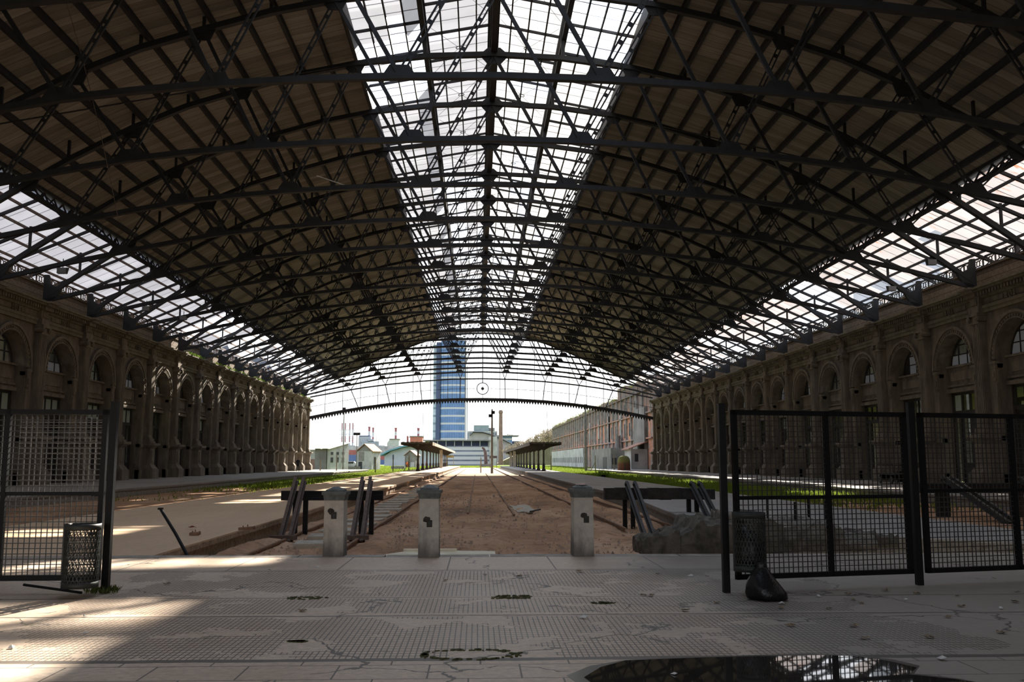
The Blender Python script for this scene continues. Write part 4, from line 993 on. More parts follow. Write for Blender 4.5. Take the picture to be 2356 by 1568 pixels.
# ================================================================== CONCRETE RUBBLE WITH REBAR
def rough_block(name, x0, x1, y0, y1, h, seed, m, nx=26, ny=10, slope=None, z0=0.0):
    random.seed(seed); mb = MB(); P = []
    ph = [random.uniform(0, 6) for _ in range(6)]
    for j in range(ny + 1):
        for i in range(nx + 1):
            u, v = i / nx, j / ny; x = x0 + (x1 - x0) * u; y = y0 + (y1 - y0) * v
            e = min(1.0, min(u, 1 - u) * nx / 1.0) * min(1.0, min(v, 1 - v) * ny / 1.0)
            hh = h * (slope(u, v) if slope else 1.0) + 0.03 * math.sin(9 * u + ph[0]) + 0.02 * math.sin(23 * u + 7 * v + ph[1]) + random.uniform(-0.045, 0.045)
            P.append((x + random.uniform(-0.02, 0.02), y + random.uniform(-0.02, 0.02), z0 + (hh if e > 0.5 else hh * 0.95)))
    top = [(j * (nx + 1) + i, j * (nx + 1) + i + 1, (j + 1) * (nx + 1) + i + 1, (j + 1) * (nx + 1) + i) for j in range(ny) for i in range(nx)]
    mb.add(P, top)
    per = [(i, 0) for i in range(nx + 1)] + [(nx, j) for j in range(1, ny + 1)] + [(i, ny) for i in range(nx - 1, -1, -1)] + [(0, j) for j in range(ny - 1, 0, -1)]
    base = len(mb.v); n = len(per)
    for i, j in per:
        p = P[j * (nx + 1) + i]; mb.v.append((p[0] + (p[0] - (x0 + x1) / 2) * 0.02, p[1] + (p[1] - (y0 + y1) / 2) * 0.04, z0 + (p[2] - z0) * 0.45 + random.uniform(-.02, .02)))
    for i, j in per:
        p = P[j * (nx + 1) + i]; mb.v.append((p[0] + random.uniform(-0.02, 0.02), p[1], z0 - 0.03))
    for q in range(n):
        a, b_ = per[q], per[(q + 1) % n]; ia, ib = a[1] * (nx + 1) + a[0], b_[1] * (nx + 1) + b_[0]
        mb.f.append((ia, ib, base + (q + 1) % n, base + q)); mb.f.append((base + q, base + (q + 1) % n, base + n + (q + 1) % n, base + n + q))
    return mb.build(name, m)
M['rubble'] = simple('mossy_broken_concrete', (0.15, 0.13, 0.105), (0.06, 0.052, 0.04), 5, 0.95, space='pos', bmp=1.0)
M['rubble_top'] = simple('broken_concrete_top', (0.25, 0.22, 0.185), (0.10, 0.09, 0.07), 6, 0.95, space='pos', bmp=1.0)
tag(rough_block('concrete_rubble', 2.52, 3.12, 14.5, 15.3, 0.3, 31, M['rubble'], 8, 8, lambda u, v: 0.65 + 0.5 * u), 'low broken lump of concrete at the left end of the rubble', 'concrete rubble')
tag(rough_block('concrete_rubble', 3.0, 4.75, 14.55, 16.1, 0.46, 32, M['rubble'], 22, 10, lambda u, v: (0.55 if u < 0.12 else 0.72 if u < 0.22 else 1.0) + (0.1 if 0.35 < u < 0.7 and v > 0.4 else 0.0)), 'large mossy block of broken concrete beside the right bollard', 'concrete rubble')
tag(rough_block('concrete_rubble', 4.7, 6.35, 15.0, 17.2, 0.38, 33, M['rubble_top'], 22, 12, lambda u, v: 1.0 if u < 0.72 else 0.55), 'broken concrete block with rebar stubs behind the mesh fence', 'concrete rubble')
tag(rough_block('concrete_rubble', 5.9, 7.0, 15.6, 16.7, 0.17, 34, M['rubble'], 12, 8), 'thin flat concrete fragment at the right end of the rubble', 'concrete rubble')
tag(rough_block('concrete_rubble', 3.9, 4.6, 15.2, 15.7, 0.12, 36, M['rubble_top'], 8, 6, None, 0.44), 'loose pale shard of concrete lying on top of the large block', 'concrete rubble')
for (x, y, z1, r, lb) in ((5.04, 16.32, 0.76, 0.022, 'leftmost black rebar stub rising from the rubble'), (5.39, 15.9, 0.71, 0.03, 'thick black rebar stub, second from the left'), (6.0, 17.0, 0.74, 0.022, 'far thin rebar stub, third from the left'), (6.05, 16.3, 0.72, 0.03, 'rightmost rebar stub beside the fence upright')):
    mb = MB(); mb.tube([(x, y, 0.2), (x + 0.003, y, z1)], r, 8); tag(mb.build('rebar_stub', M['black_paint']), lb, 'rebar', 'rebar stubs in the rubble')
mb = MB(); mb.tube([(-4.36, 14.55, -0.02), (-4.62, 14.75, 0.3), (-4.93, 14.95, 0.66)], 0.026, 8, 0.022); mb.box((-4.93, 14.95, 0.665), (0.07, 0.06, 0.03))
tag(mb.build('steel_post', M['black_paint']), 'thin black steel post leaning left at the corner of the pit', 'steel post')
for (x, y, a, L, lb) in ((-4.72, 19.6, 0.1, 0.3, 'rusty bolted plate with spikes lying on the left platform'), (-5.35, 18.2, 0.0, 0.17, 'short rusty bolt lying on the left platform near the pit edge')):
    mb = MB(); mb.box((0, 0, 0.03), (L, 0.07, 0.045)); mb.tube([(-L / 2, 0, 0.04), (L / 2 + 0.02, 0, 0.06)], 0.02, 8); mb.tube([(L / 2, 0, 0.05), (L / 2 + 0.03, 0, 0.055)], 0.035, 8); mb.tube([(0.1 * L, 0, 0.05), (0.1 * L, 0.01, 0.11)], 0.012, 6); mb.tube([(-0.2 * L, 0, 0.05), (-0.2 * L, 0.01, 0.09)], 0.012, 6)
    o = mb.build('rusty_bolt' if L < 0.2 else 'rusty_plate', M['rail_rust']); o.location = (x if L > 0.2 else x, y, 0.0); o.rotation_euler = (0, 0, a); tag(o, lb, 'scrap iron')
mb = MB(); random.seed(1); P = [(0.09 * math.cos(a), 0.07 * math.sin(a), 0.02 + 0.03 * (a % 2)) for a in [q * 0.9 for q in range(7)]]; mb.add(P, [tuple(range(7))])
o = mb.build('fallen_leaf', simple('red_leaf', (0.25, 0.05, 0.03), (0.15, 0.03, 0.02), 9, 0.7)); o.location = (-5.9, 19.9, 0.0); tag(o, 'dark red leaf on the brown platform behind the leaning post', 'leaf')

# ---- loose stones in the dirt
random.seed(99); mb = MB()
for _ in range(2600):
    y = 17.5 + 34 * random.random() ** 1.7; x = random.uniform(-4.7, 5.0); s_ = random.uniform(0.012, 0.035) * (1 + y / 90); z = PIT + 0.05
    v = [(x + s_ * random.uniform(-1, 1), y + s_ * random.uniform(-1, 1), z + s_ * random.uniform(-1, 1)) for _ in range(2)]
    P = [(x - s_, y - s_ * .6, z - .03), (x + s_, y - s_ * .5, z - .03), (x + s_ * .2, y + s_, z - .03), (x + random.uniform(-.3, .3) * s_, y, z + s_ * random.uniform(0.4, 1.0))]
    mb.add(P, [(0, 1, 3), (1, 2, 3), (2, 0, 3)])
tag(mb.build('gravel', simple('gravel_stone', (0.50, 0.36, 0.27), (0.24, 0.165, 0.12), 2.2, 0.9, space='pos'), fix=False), 'loose reddish gravel scattered over the track pit', 'gravel', kind='stuff')

for i, (x, y, w, l, lb) in enumerate(((1.7, 36.0, 1.1, 6.5, 'pale worn cement patch in the dirt right of the grooved rail'),)):
    random.seed(700 + i); n = 18; P = []
    for k in range(n):
        a_ = 2 * math.pi * k / n; q = random.uniform(0.6, 1.1); P.append((x + w / 2 * q * math.cos(a_), y + l / 2 * q * math.sin(a_), PIT + 0.03))
    tag(MB().prism(P, (0, 0, 0.05)).build('cement_patch', M['pad']), lb, 'cement patch')

# ================================================================== FENCES
def sq(mb, a, b_, w): mb.bar(a, b_, w, w, (0, 1, 0) if abs((Vector(b_) - Vector(a)).normalized().z) > 0.9 else (0, 0, 1))
def mesh_panel(w, z0, z1, pitch, r=0.0042):
    mb = MB(); n = int(w / pitch)
    for i in range(1, n + 1):
        x = w * i / (n + 1); off = 0.004 if i % 2 else -0.004; mb.b2(x - r, x + r, off - r, off + r, z0, z1)
    m_ = int((z1 - z0) / pitch)
    for j in range(1, m_ + 1):
        z = z0 + (z1 - z0) * j / (m_ + 1); mb.b2(0, w, -r, r, z - r, z + r)
    return mb
def leaf(loc, rz, w, label, mids, rail_z, z0=0.13, z1=1.96, fw=0.055, flip=False, tilt=0.0, pitch=0.06):
    t = empty('mesh_fence', loc, rz); tag(t, label, 'fence panel', 'steel mesh fence panels')
    s = -1 if flip else 1; f = MB()
    f.b2(0, s * w, -fw / 2, fw / 2, z1 - fw, z1); f.b2(0, s * w, -fw / 2, fw / 2, z0, z0 + fw)
    f.b2(0, s * fw, -fw / 2, fw / 2, z0, z1); f.b2(s * (w - fw), s * w, -fw / 2, fw / 2, z0, z1)
    f.build('frame', M['black_paint'], t)
    for x in mids: MB().b2(s * (x - fw * 0.45), s * (x + fw * 0.45), -fw / 2, fw / 2, z0, z1).build('upright', M['black_paint'], t)
    MB().b2(0, s * w, -fw * 0.4, fw * 0.4, rail_z - 0.02, rail_z + 0.02).build('middle_rail', M['black_paint'], t)
    for a, b_ in ((z0 + fw, rail_z - 0.02), (rail_z + 0.02, z1 - fw)):
        m_ = mesh_panel(w - 2 * fw, a, b_, pitch); m_.v = [((x + fw) * s, y, z) for x, y, z in m_.v]
        m_.build('wire_mesh', M['wire'], t)
    return t
M['wire'] = simple('dark_wire', (0.035, 0.033, 0.031), (0.02, 0.018, 0.017), 14, 0.5, spec=0.5)
def post(x, y, h, label):
    t = empty('fence_post', (x, y, 0)); tag(t, label, 'fence post', 'square black fence posts')
    MB().b2(-0.036, 0.036, -0.036, 0.036, 0, h).build('post_tube', M['black_paint'], t)
    MB().b2(-0.04, 0.04, -0.04, 0.04, h, h + 0.008).build('post_cap', M['black_paint'], t)
    return t
post(-3.98, 10.42, 2.04, 'black steel post with chipped edge at the end of the left fence')
post(2.68, 10.22, 2.02, 'black steel post at the open end of the right fence, beside the garbage bag')
post(5.04, 10.74, 2.07, 'black steel post joining the two right fence panels')
leaf((-4.06, 10.46, 0), R(180 - 178.5), 2.4, 'rusty double mesh fence panel left of the opening', (1.06,), 1.05, flip=True)
t = [o for o in bpy.data.objects if o.name.startswith('mesh_fence')][-1]
m_ = mesh_panel(0.86, 1.1, 1.9, 0.06, 0.0035); m_.v = [(-(x + 0.1) + 0.022, y + 0.03, z - 0.02) for x, y, z in m_.v]; m_.build('second_mesh', simple('bare_wire', (0.2, 0.185, 0.165), (0.1, 0.09, 0.08), 14, 0.4, metal=0.4), t)
MB().b2(-0.14, -0.02, 0.0, 0.03, 1.02, 1.05).build('latch', M['black_paint'], t)
MB().tube([(-0.75, -0.1, 0.1), (-0.12, -0.16, 0.02)], 0.014, 8).build('drop_bolt', M['black_paint'], t)
a = math.atan2(10.74 - 10.22, 5.04 - 2.68); wd = math.hypot(5.04 - 2.68, 0.52)
leaf((2.68 + 0.12 * math.cos(a), 10.22 + 0.12 * math.sin(a), 0), a, wd - 0.2, 'mesh fence panel right of the opening, with a litter basket hung on it', (1.17,), 1.0)
leaf((5.04 + 0.1 * math.cos(a), 10.74 + 0.1 * math.sin(a), 0), a + 0.02, 2.7, 'mesh fence panel at the right edge, in front of a buffer stop', (1.3,), 1.06)
MB().tube([(5.02, 10.68, 0.6), (5.02, 10.68, 1.85)], 0.01, 6)

# ================================================================== LITTER BASKETS
def basket(loc, r, h, label, m, full):
    t = empty('litter_basket', loc); tag(t, label, 'litter basket', 'expanded metal litter baskets')
    b = MB(); n = 30; rows = int(h / 0.026); st = 0.0035
    for s in (-1, 1):
        for i in range(n):
            pts_ = []
            K = 14; turn = 1.15
            for q in range(K + 1):
                a_ = 2 * math.pi * i / n + s * turn * q / K * 1.0; pts_.append((r * math.cos(a_), r * math.sin(a_), 0.05 + (h - 0.1) * q / K))
            b.sweep(pts_, 0.004, 0.007, (0, 0, 1))
    for q in range(9): 
        z = 0.08 + (h - 0.14) * q / 8
        b.sweep([(r * math.cos(2 * math.pi * e / 24), r * math.sin(2 * math.pi * e / 24), z) for e in range(24)], 0.004, 0.006, closed=True)
    b.build('expanded_mesh', m, t)
    for z0, z1, nm in ((h - 0.06, h, 'top_band'), (0.0, 0.06, 'bottom_band')):
        q = MB(); N = 32; P = []
        for e in range(N):
            c_, s_ = math.cos(2 * math.pi * e / N), math.sin(2 * math.pi * e / N)
            P += [((r + 0.006) * c_, (r + 0.006) * s_, z0), ((r + 0.006) * c_, (r + 0.006) * s_, z1), ((r - 0.006) * c_, (r - 0.006) * s_, z1), ((r - 0.006) * c_, (r - 0.006) * s_, z0)]
        fs = []
        for e in range(N):
            a_, b_ = 4 * e, 4 * ((e + 1) % N)
            for k in range(4): fs.append((a_ + k, a_ + (k + 1) % 4, b_ + (k + 1) % 4, b_ + k))
        q.add(P, fs); q.build(nm, m, t, smooth=True)
    MB().b2(-r - 0.006, -r + 0.03, -0.02, 0.02, 0.02, h).build('seam_strip', m, t)
    if not full: MB().lathe([(0.0, 0.012), (r, 0.015), (r, 0.02), (0, 0.017)], (0, 0), 24, cap=False).build('base_plate', m, t)
    MB().b2(-0.02, 0.02, r, r + 0.2, h - 0.14, h - 0.11).build('hanger_bracket', m, t)
    return t
basket((-4.13, 10.12, 0.10), 0.175, 0.65, 'empty grey litter basket hanging on the left fence panel', M['basket'], False)
basket((2.87, 9.95, 0.255), 0.168, 0.61, 'litter basket holding a black bag on the right fence panel', M['basket'], True)
def lumpy(prof, c, seed, n=28, amp=0.08):
    random.seed(seed); mb = MB(); P = []; ph = [random.uniform(0, 6.28) for _ in range(5)]
    for z, r, ox, oy in prof:
        for k in range(n):
            a_ = 2 * math.pi * k / n
            rr = r * (1 + amp * math.sin(5 * a_ + ph[0] + z * 6) + amp * 0.6 * math.sin(11 * a_ + ph[1] - z * 9) + random.uniform(-0.02, 0.02))
            P.append((c[0] + ox + rr * math.cos(a_), c[1] + oy + rr * math.sin(a_), c[2] + z))
    m_ = len(prof); fs = [(i * n + k, i * n + (k + 1) % n, (i + 1) * n + (k + 1) % n, (i + 1) * n + k) for i in range(m_ - 1) for k in range(n)]
    fs += [tuple(range(n))[::-1], tuple((m_ - 1) * n + k for k in range(n))]
    mb.add(P, fs); return mb
o = lumpy([(0.03, 0.10, 0, 0), (0.08, 0.15, 0, 0), (0.2, 0.155, 0, 0), (0.3, 0.14, -0.01, 0), (0.38, 0.09, -0.03, 0), (0.43, 0.05, -0.04, 0), (0.46, 0.02, -0.045, 0)], (2.87, 9.95, 0.255), 3).build('garbage_bag', M['bag'], smooth=True)
tag(o, 'black plastic bag slumped inside the right litter basket', 'garbage bag')
o = lumpy([(0.0, 0.16, 0.04, 0), (0.02, 0.2, 0.04, 0), (0.07, 0.205, 0.025, 0), (0.13, 0.18, 0.005, 0), (0.19, 0.145, -0.01, 0), (0.25, 0.105, -0.015, 0), (0.3, 0.07, -0.015, 0), (0.34, 0.045, -0.02, 0), (0.37, 0.06, -0.02, 0)], (2.93, 9.7, 0.0), 6, 30, 0.045).build('garbage_bag', M['bag'], smooth=True)
tag(o, 'full black garbage bag standing on the paving below the right basket', 'garbage bag')

# ================================================================== WEEDS, MOSS, PUDDLE, LITTER
def tuft(name, x, y, r, h, n, label, m, seed=1, group=None):
    random.seed(seed); mb = MB()
    for _ in range(n):
        a_ = random.random() * 6.28; q = r * random.random() ** 0.6; px, py = x + q * math.cos(a_), y + q * math.sin(a_) * 0.5; hh = h * random.uniform(0.4, 1); w = random.uniform(0.004, 0.012); b_ = random.random() * 6.28
        lx, ly = random.uniform(-0.6, 0.6) * hh, random.uniform(-0.5, 0.5) * hh
        mb.add([(px, py, 0), (px + lx * 0.5 - w * math.cos(b_), py + ly * 0.5 - w * math.sin(b_), hh * 0.6), (px + lx, py + ly, hh), (px + lx * 0.5 + w * math.cos(b_), py + ly * 0.5 + w * math.sin(b_), hh * 0.6)], [(0, 1, 2, 3)])
    o = mb.build(name, m, fix=False); tag(o, label, 'weeds', group); return o
M['weed_dark'] = blade_mat('dull_weed', (0.20, 0.24, 0.08), (0.11, 0.13, 0.04))
tuft('weed_tuft', -4.0, 10.38, 0.17, 0.10, 170, 'small green weeds around the foot of the left fence post', M['weed_dark'], 1)
tuft('weed_tuft', -2.3, 9.75, 0.02, 0.02, 8, 'sparse sprouts in a paving crack', M['weed_dark'], 2) if False else None
for i, (x, y, r, lb) in enumerate(((0.36, 9.95, 0.2, 'square moss grown pit in the tiles, centre of the paving'), (-1.75, 9.95, 0.22, 'mossy hollow in the tiles left of centre'), (-0.05, 7.05, 0.35, 'mossy ring around a sunken cover at the tile edge'), (-1.4, 7.6, 0.07, 'tiny moss clump left of centre near the slabs'), (1.25, 9.5, 0.12, 'small moss spot right of the mossy pit'), (-4.6, 7.15, 0.3, 'yellowish moss growing round a cement patch at left'))):
    random.seed(60 + i); mb = MB()
    for q in range(90 if i in (0, 2, 5) else 50):
        a_ = random.random() * 6.28; rr = r * (random.uniform(0.85, 1.1) if i in (2, 5) else random.random() ** 0.5); s_ = random.uniform(0.008, 0.03); px, py = x + rr * math.cos(a_), y + rr * math.sin(a_) * 0.5
        if i == 0: px, py = x + random.uniform(-r, r), y + random.uniform(-0.6, 0.6) * r * (1 if abs(px - x) > r * 0.3 else 1)
        mb.prism([(px + s_ * math.cos(e * 1.2566) * random.uniform(0.6, 1.2), py + s_ * math.sin(e * 1.2566) * random.uniform(0.5, 1), 0.001) for e in range(5)], (0, 0, 0.006))
    pts_ = []; n = 0
    for k in range(n):
        a_ = 2 * math.pi * k / n + (math.pi / 4 if not i else 0); rr = r * (random.uniform(0.6, 1.1) if i else 1.0); pts_.append((x + rr * math.cos(a_), y + rr * math.sin(a_) * (0.45 if i else 0.8), 0.002))
    tag(mb.build('moss_patch', simple('green_moss', (0.10, 0.10, 0.035), (0.05, 0.05, 0.02), 30, 0.95, space='pos', bmp=0.8)), lb, 'moss', 'moss patches on the paving')
M['water'] = None
m, nt, out = nodes_of('still_water'); bsdf(nt, out, (0.028, 0.024, 0.021), 0.02, 0, None, 1.0); M['water'] = m
P = [(0.75, 6.05), (0.7, 6.3), (0.85, 6.6), (1.05, 6.8), (1.6, 6.88), (2.5, 6.93), (2.75, 6.88), (2.9, 6.72), (3.0, 6.5), (2.85, 6.3), (3.1, 6.15), (3.3, 5.95), (3.1, 5.6), (2.2, 5.4), (1.2, 5.5)]
tag(MB().prism([(a_, b_, 0.0005) for a_, b_ in P], (0, 0, 0.004)).build('puddle', M['water']), 'still puddle reflecting the bright roof glazing, lower right', 'puddle')
m, nt, out = nodes_of('wet_paving'); bsdf(nt, out, (0.085, 0.075, 0.065), 0.3, 0, None, 0.5); M['wet'] = m
P2 = [(x * 1.03 - 0.08 + 0.05 * math.sin(7 * x), y * 1.04 - 0.22 + 0.03 * math.sin(11 * x)) for x, y in P]
tag(MB().prism([(a_, b_, 0.0002) for a_, b_ in P2], (0, 0, 0.0018)).build('wet_patch', M['wet']), 'damp dark margin of paving around the puddle', 'damp patch', kind='stuff')
def leaf_mesh(seed, s):
    random.seed(seed); mb = MB(); n = 10; P = [(0, 0, 0.006)]
    for k in range(n):
        a_ = 2 * math.pi * k / n; rr = s * (1.0 if k % 2 == 0 else 0.5) * random.uniform(0.7, 1.15); P.append((rr * math.cos(a_), rr * 0.8 * math.sin(a_), random.uniform(0.002, 0.25 * s + 0.006)))
    mb.add(P, [(0, k + 1, (k + 1) % n + 1) for k in range(n)]); return mb
M['leaf'] = simple('dry_leaf', (0.24, 0.17, 0.10), (0.12, 0.08, 0.045), 20, 0.8)
M['paper'] = simple('pale_paper', (0.62, 0.6, 0.56), (0.45, 0.43, 0.4), 20, 0.8)
lm = [leaf_mesh(i, 0.045).build('fallen_leaf', M['leaf'], fix=False) for i in range(3)]
spots = [(1.75, 9.98), (1.82, 10.0), (2.75, 8.1), (3.3, 8.0), (3.8, 9.3), (3.9, 9.55), (4.3, 8.6), (4.7, 9.1), (4.2, 7.7), (3.15, 7.55), (3.6, 7.65), (5.0, 9.9), (5.3, 9.3), (4.9, 8.2), (2.2, 11.9), (1.3, 12.2), (0.6, 11.6), (2.9, 11.6), (4.5, 11.9), (5.6, 12.0), (6.2, 11.2), (5.9, 10.2), (3.9, 11.8), (3.4, 9.0), (3.0, 9.0), (2.4, 9.35), (0.1, 11.9), (-0.4, 11.3), (5.5, 8.6), (4.0, 10.1), (4.4, 10.2), (4.7, 10.05), (6.4, 9.8), (2.0, 8.9), (-1.6, 9.0), (-3.6, 11.0), (-4.9, 9.9)]
random.seed(77)
for i, (x, y) in enumerate(spots):
    o = lm[i % 3] if i < 3 else lm[i % 3].copy()
    if i >= 3: COL.objects.link(o)
    o.location = (x + random.uniform(-0.1, 0.1), y + random.uniform(-0.1, 0.1), 0.003); o.rotation_euler = (0, 0, random.random() * 6.28); k_ = random.uniform(0.8, 1.5); o.scale = (k_, k_, k_)
    tag(o, 'dry brown fallen leaf scattered on the worn paving', 'leaf', 'fallen leaves on the paving')
pm = []
for i in range(3):
    random.seed(90 + i); s = 0.04; mb = MB(); mb.add([(-s, -s * .5, .004), (s, -s * .6, .012), (s * .9, s * .5, .02), (-s * .8, s * .6, .006), (s * .1, 0, .03)], [(0, 1, 4), (1, 2, 4), (2, 3, 4), (3, 0, 4)]); pm.append(mb.build('paper_scrap', M['paper'], fix=False))
ps_ = [(1.85, 11.75), (2.6, 11.6), (3.55, 9.85), (4.35, 9.6), (3.0, 9.35), (5.15, 8.4), (5.6, 8.3), (4.8, 7.5), (5.0, 9.0), (5.8, 9.5), (1.3, 6.35), (3.3, 6.75), (-3.55, 8.85), (-3.2, 8.0), (-3.5, 7.4), (-1.3, 12.2), (-0.8, 12.5), (-2.1, 12.7), (0.95, 8.6)]
random.seed(78)
for i, (x, y) in enumerate(ps_):
    o = pm[i % 3] if i < 3 else pm[i % 3].copy()
    if i >= 3: COL.objects.link(o)
    o.location = (x, y, 0.004); o.rotation_euler = (0, 0, random.random() * 6.28); k_ = random.uniform(0.5, 1.1); o.scale = (k_, k_, k_)
    tag(o, 'pale scrap of paper littering the paving', 'paper scrap', 'paper scraps on the paving')

# ================================================================== THINGS HUNG IN THE ROOF
def flood(x, y, z, s, label):
    t = empty('floodlight', (x, y, z)); tag(t, label, 'floodlight', 'floodlights hung from the trusses')
    mb = MB(); mb.prism([(-0.2, -0.16, -0.25), (0.2, -0.16, -0.25), (0.28, -0.16, 0.1), (-0.28, -0.16, 0.1)], (0, 0.32, 0.05)); mb.build('lamp_housing', M['steel_light'], t)
    MB().b2(-0.24, 0.24, -0.19, -0.16, -0.22, 0.08).build('lamp_glass', M['frosted_pane'], t)
    MB().tube([(0, 0, 0.1), (0, 0, s)], 0.025, 6).build('hanging_rod', M['steel'], t)
for x, y, z, s, lb in ((-22.7, 51.0, 11.75, 0.62, 'floodlight nearest the left edge, below the fourth visible truss'), (-22.2, D(6), 12.15, 0.45, 'floodlight under the left glazing, between two wall brackets'), (-22.7, D(5), 11.8, 0.5, 'small floodlight low on the left truss beside the wall'),
                       (26.2, D(4), 12.3, 0.5, 'floodlight against the bright right glazing'), (25.6, D(3), 12.6, 0.5, 'floodlight nearest the right edge under the glazing'), (25.9, D(7), 12.3, 0.5, 'small floodlight far along the right glazing')):
    flood(x, y, z, s, lb)
mb = MB(); pts_ = [(-15.3 + 0.06 * i, D(0) + 1.2 + 0.5 * i, 19.2 - 0.75 * i - 0.02 * (5 - i) ** 2) for i in range(11)]; mb.tube(pts_, 0.014, 5)
tag(mb.build('hanging_wire', M['rust_bar']), 'thin slack wire hanging from the near left roof slope', 'wire')
for x, lb in ((-8.75, 'thin cable dropping from the gable to the left canopy'), (10.9, 'thin cable dropping from the gable to the right canopy')):
    mb = MB(); mb.tube([(x, YG, 10.8), (x + 0.1, YG, 8), (x + 0.25, YG - 0.5, 4.1)], 0.03, 5); tag(mb.build('hanging_wire', M['steel_light']), lb, 'wire')
for p0, p1, lb in (((-8.9, 50, 16.9), (-6.9, 50.5, 16.35), 'bare white tube hanging under the left roof near the skylight'), ((-16.2, D(7), 14.2), (-14.7, D(7), 14.75), 'bare white tube fixed low under the left roof slope')):
    mb = MB(); mb.tube([p0, p1], 0.03, 6); tag(mb.build('light_tube', M['paper']), lb, 'light tube')

# ================================================================== PERSON, CART, DOME ON THE PLATFORMS
def skin_fig(name, verts, edges, radii, m, parent=None):
    me = bpy.data.meshes.new(name); me.from_pydata(verts, edges, []); o = bpy.data.objects.new(name, me); COL.objects.link(o)
    sk_ = o.modifiers.new('skin', 'SKIN'); sv = me.skin_vertices[0].data
    for i, r_ in enumerate(radii): sv[i].radius = (r_, r_ * 0.85) if not isinstance(r_, tuple) else r_
    sv[0].use_root = True
    sb = o.modifiers.new('sub', 'SUBSURF'); sb.levels = 1; sb.render_levels = 2
    me.materials.append(m); o.parent = parent; return o
M['coat'] = simple('black_coat', (0.022, 0.021, 0.022), (0.013, 0.012, 0.013), 6, 0.8); M['skin'] = simple('skin', (0.42, 0.26, 0.19), (0.36, 0.22, 0.16), 6, 0.6)
pr = empty('person', (-23.8, 126.0, 0.0), R(12)); tag(pr, 'person in dark coat and trousers walking along the left wall platform', 'person')
Vv = [(0, 0, 0.98), (0, 0, 1.18), (0, 0, 1.42), (0, -0.01, 1.55), (0, -0.02, 1.66), (0, -0.03, 1.76),
      (0.11, 0, 0.92), (0.13, -0.08, 0.52), (0.13, 0.02, 0.09), (0.14, -0.12, 0.04),
      (-0.11, 0, 0.92), (-0.12, 0.08, 0.52), (-0.12, 0.22, 0.12), (-0.13, 0.12, 0.05),
      (0.2, 0, 1.44), (0.27, 0.03, 1.18), (0.28, -0.06, 0.94), (0.28, -0.09, 0.84), (-0.2, 0, 1.44), (-0.27, -0.03, 1.18), (-0.28, -0.12, 0.96), (-0.28, -0.15, 0.86)]
Ee = [(0, 1), (1, 2), (2, 3), (3, 4), (4, 5), (0, 6), (6, 7), (7, 8), (8, 9), (0, 10), (10, 11), (11, 12), (12, 13), (2, 14), (14, 15), (15, 16), (16, 17), (2, 18), (18, 19), (19, 20), (20, 21)]
Rr = [0.17, 0.165, 0.17, 0.065, 0.1, 0.085, 0.115, 0.08, 0.055, 0.045, 0.115, 0.08, 0.055, 0.045, 0.08, 0.06, 0.045, 0.035, 0.08, 0.06, 0.045, 0.035]
body = skin_fig('body', Vv, Ee, Rr, M['coat'], pr)
MB().lathe([(0.0, 1.58), (0.075, 1.61), (0.09, 1.68), (0.08, 1.75), (0.0, 1.79)], (0, -0.045), 12, cap=False).build('head', M['skin'], pr, smooth=True)
MB().lathe([(0.095, 1.68), (0.1, 1.74), (0.085, 1.8), (0.0, 1.83)], (0, -0.02), 12, cap=False).build('hair', M['coat'], pr, smooth=True)
MB().lathe([(0.23, 0.72), (0.21, 0.95), (0.19, 1.2), (0.21, 1.42), (0.12, 1.5), (0.08, 1.54)], (0, 0), 14, cap=False).build('coat', M['coat'], pr, smooth=True)

ct = empty('baggage_trolley', (26.2, D(4.15), 0)); tag(ct, 'old iron wheeled baggage trolley standing by the right wall pedestals', 'trolley')
MB().b2(-0.6, 0.6, -1.3, 1.3, 0.55, 0.66).build('deck', M['dark_wood'], ct)
for y in (-1.3, 1.3):
    mb = MB(); mb.tube([(-0.55, y, 0.6), (-0.55, y, 1.15), (0.55, y, 1.15), (0.55, y, 0.6)], 0.03, 6); mb.build('end_rail', M['black_paint'], ct)
for x in (-0.55, 0.55):
    for y in (-0.85, 0.85):
        mb = MB(); mb.lathe([(0.0, -0.04), (0.22, -0.04), (0.25, 0), (0.22, 0.04), (0.0, 0.04)], (0, 0), 16, cap=False); mb.v = [(x + c_, y + a_, 0.25 + b_) for a_, b_, c_ in mb.v]; mb.build('wheel', M['black_paint'], ct)
MB().bar((0, -1.3, 0.5), (0, -2.1, 0.85), 0.06, 0.06).build('drawbar', M['black_paint'], ct)
for y in (-0.85, 0.85): MB().b2(-0.55, 0.55, y - 0.03, y + 0.03, 0.22, 0.56).build('axle', M['black_paint'], ct)
def dome_mat():
    m, nt, out = nodes_of('mossy_brick_dome'); p = coord(nt, 'obj'); x, y, z = sepxyz(nt, p); n = noise(nt, p, 3, 6)
    br = nt.nodes.new('ShaderNodeTexBrick'); br.inputs['Color1'].default_value = (0.24, 0.09, 0.05, 1); br.inputs['Color2'].default_value = (0.18, 0.07, 0.045, 1); br.inputs['Mortar'].default_value = (0.1, 0.08, 0.06, 1); br.inputs['Scale'].default_value = 3
    k = ramp(nt, math_(nt, 'MULTIPLY_ADD', n, 0.5, math_(nt, 'MULTIPLY', z, 0.5)), ((0.72, 0.0), (0.95, 1.0)))
    c = mixc(nt, k, br.outputs[0], (0.2, 0.19, 0.07)); c = mixc(nt, ramp(nt, math_(nt, 'MULTIPLY_ADD', n, 0.3, math_(nt, 'MULTIPLY', z, 0.5)), ((1.1, 0), (1.25, 1))), c, (0.42, 0.42, 0.3))
    bsdf(nt, out, c, 0.95); return m
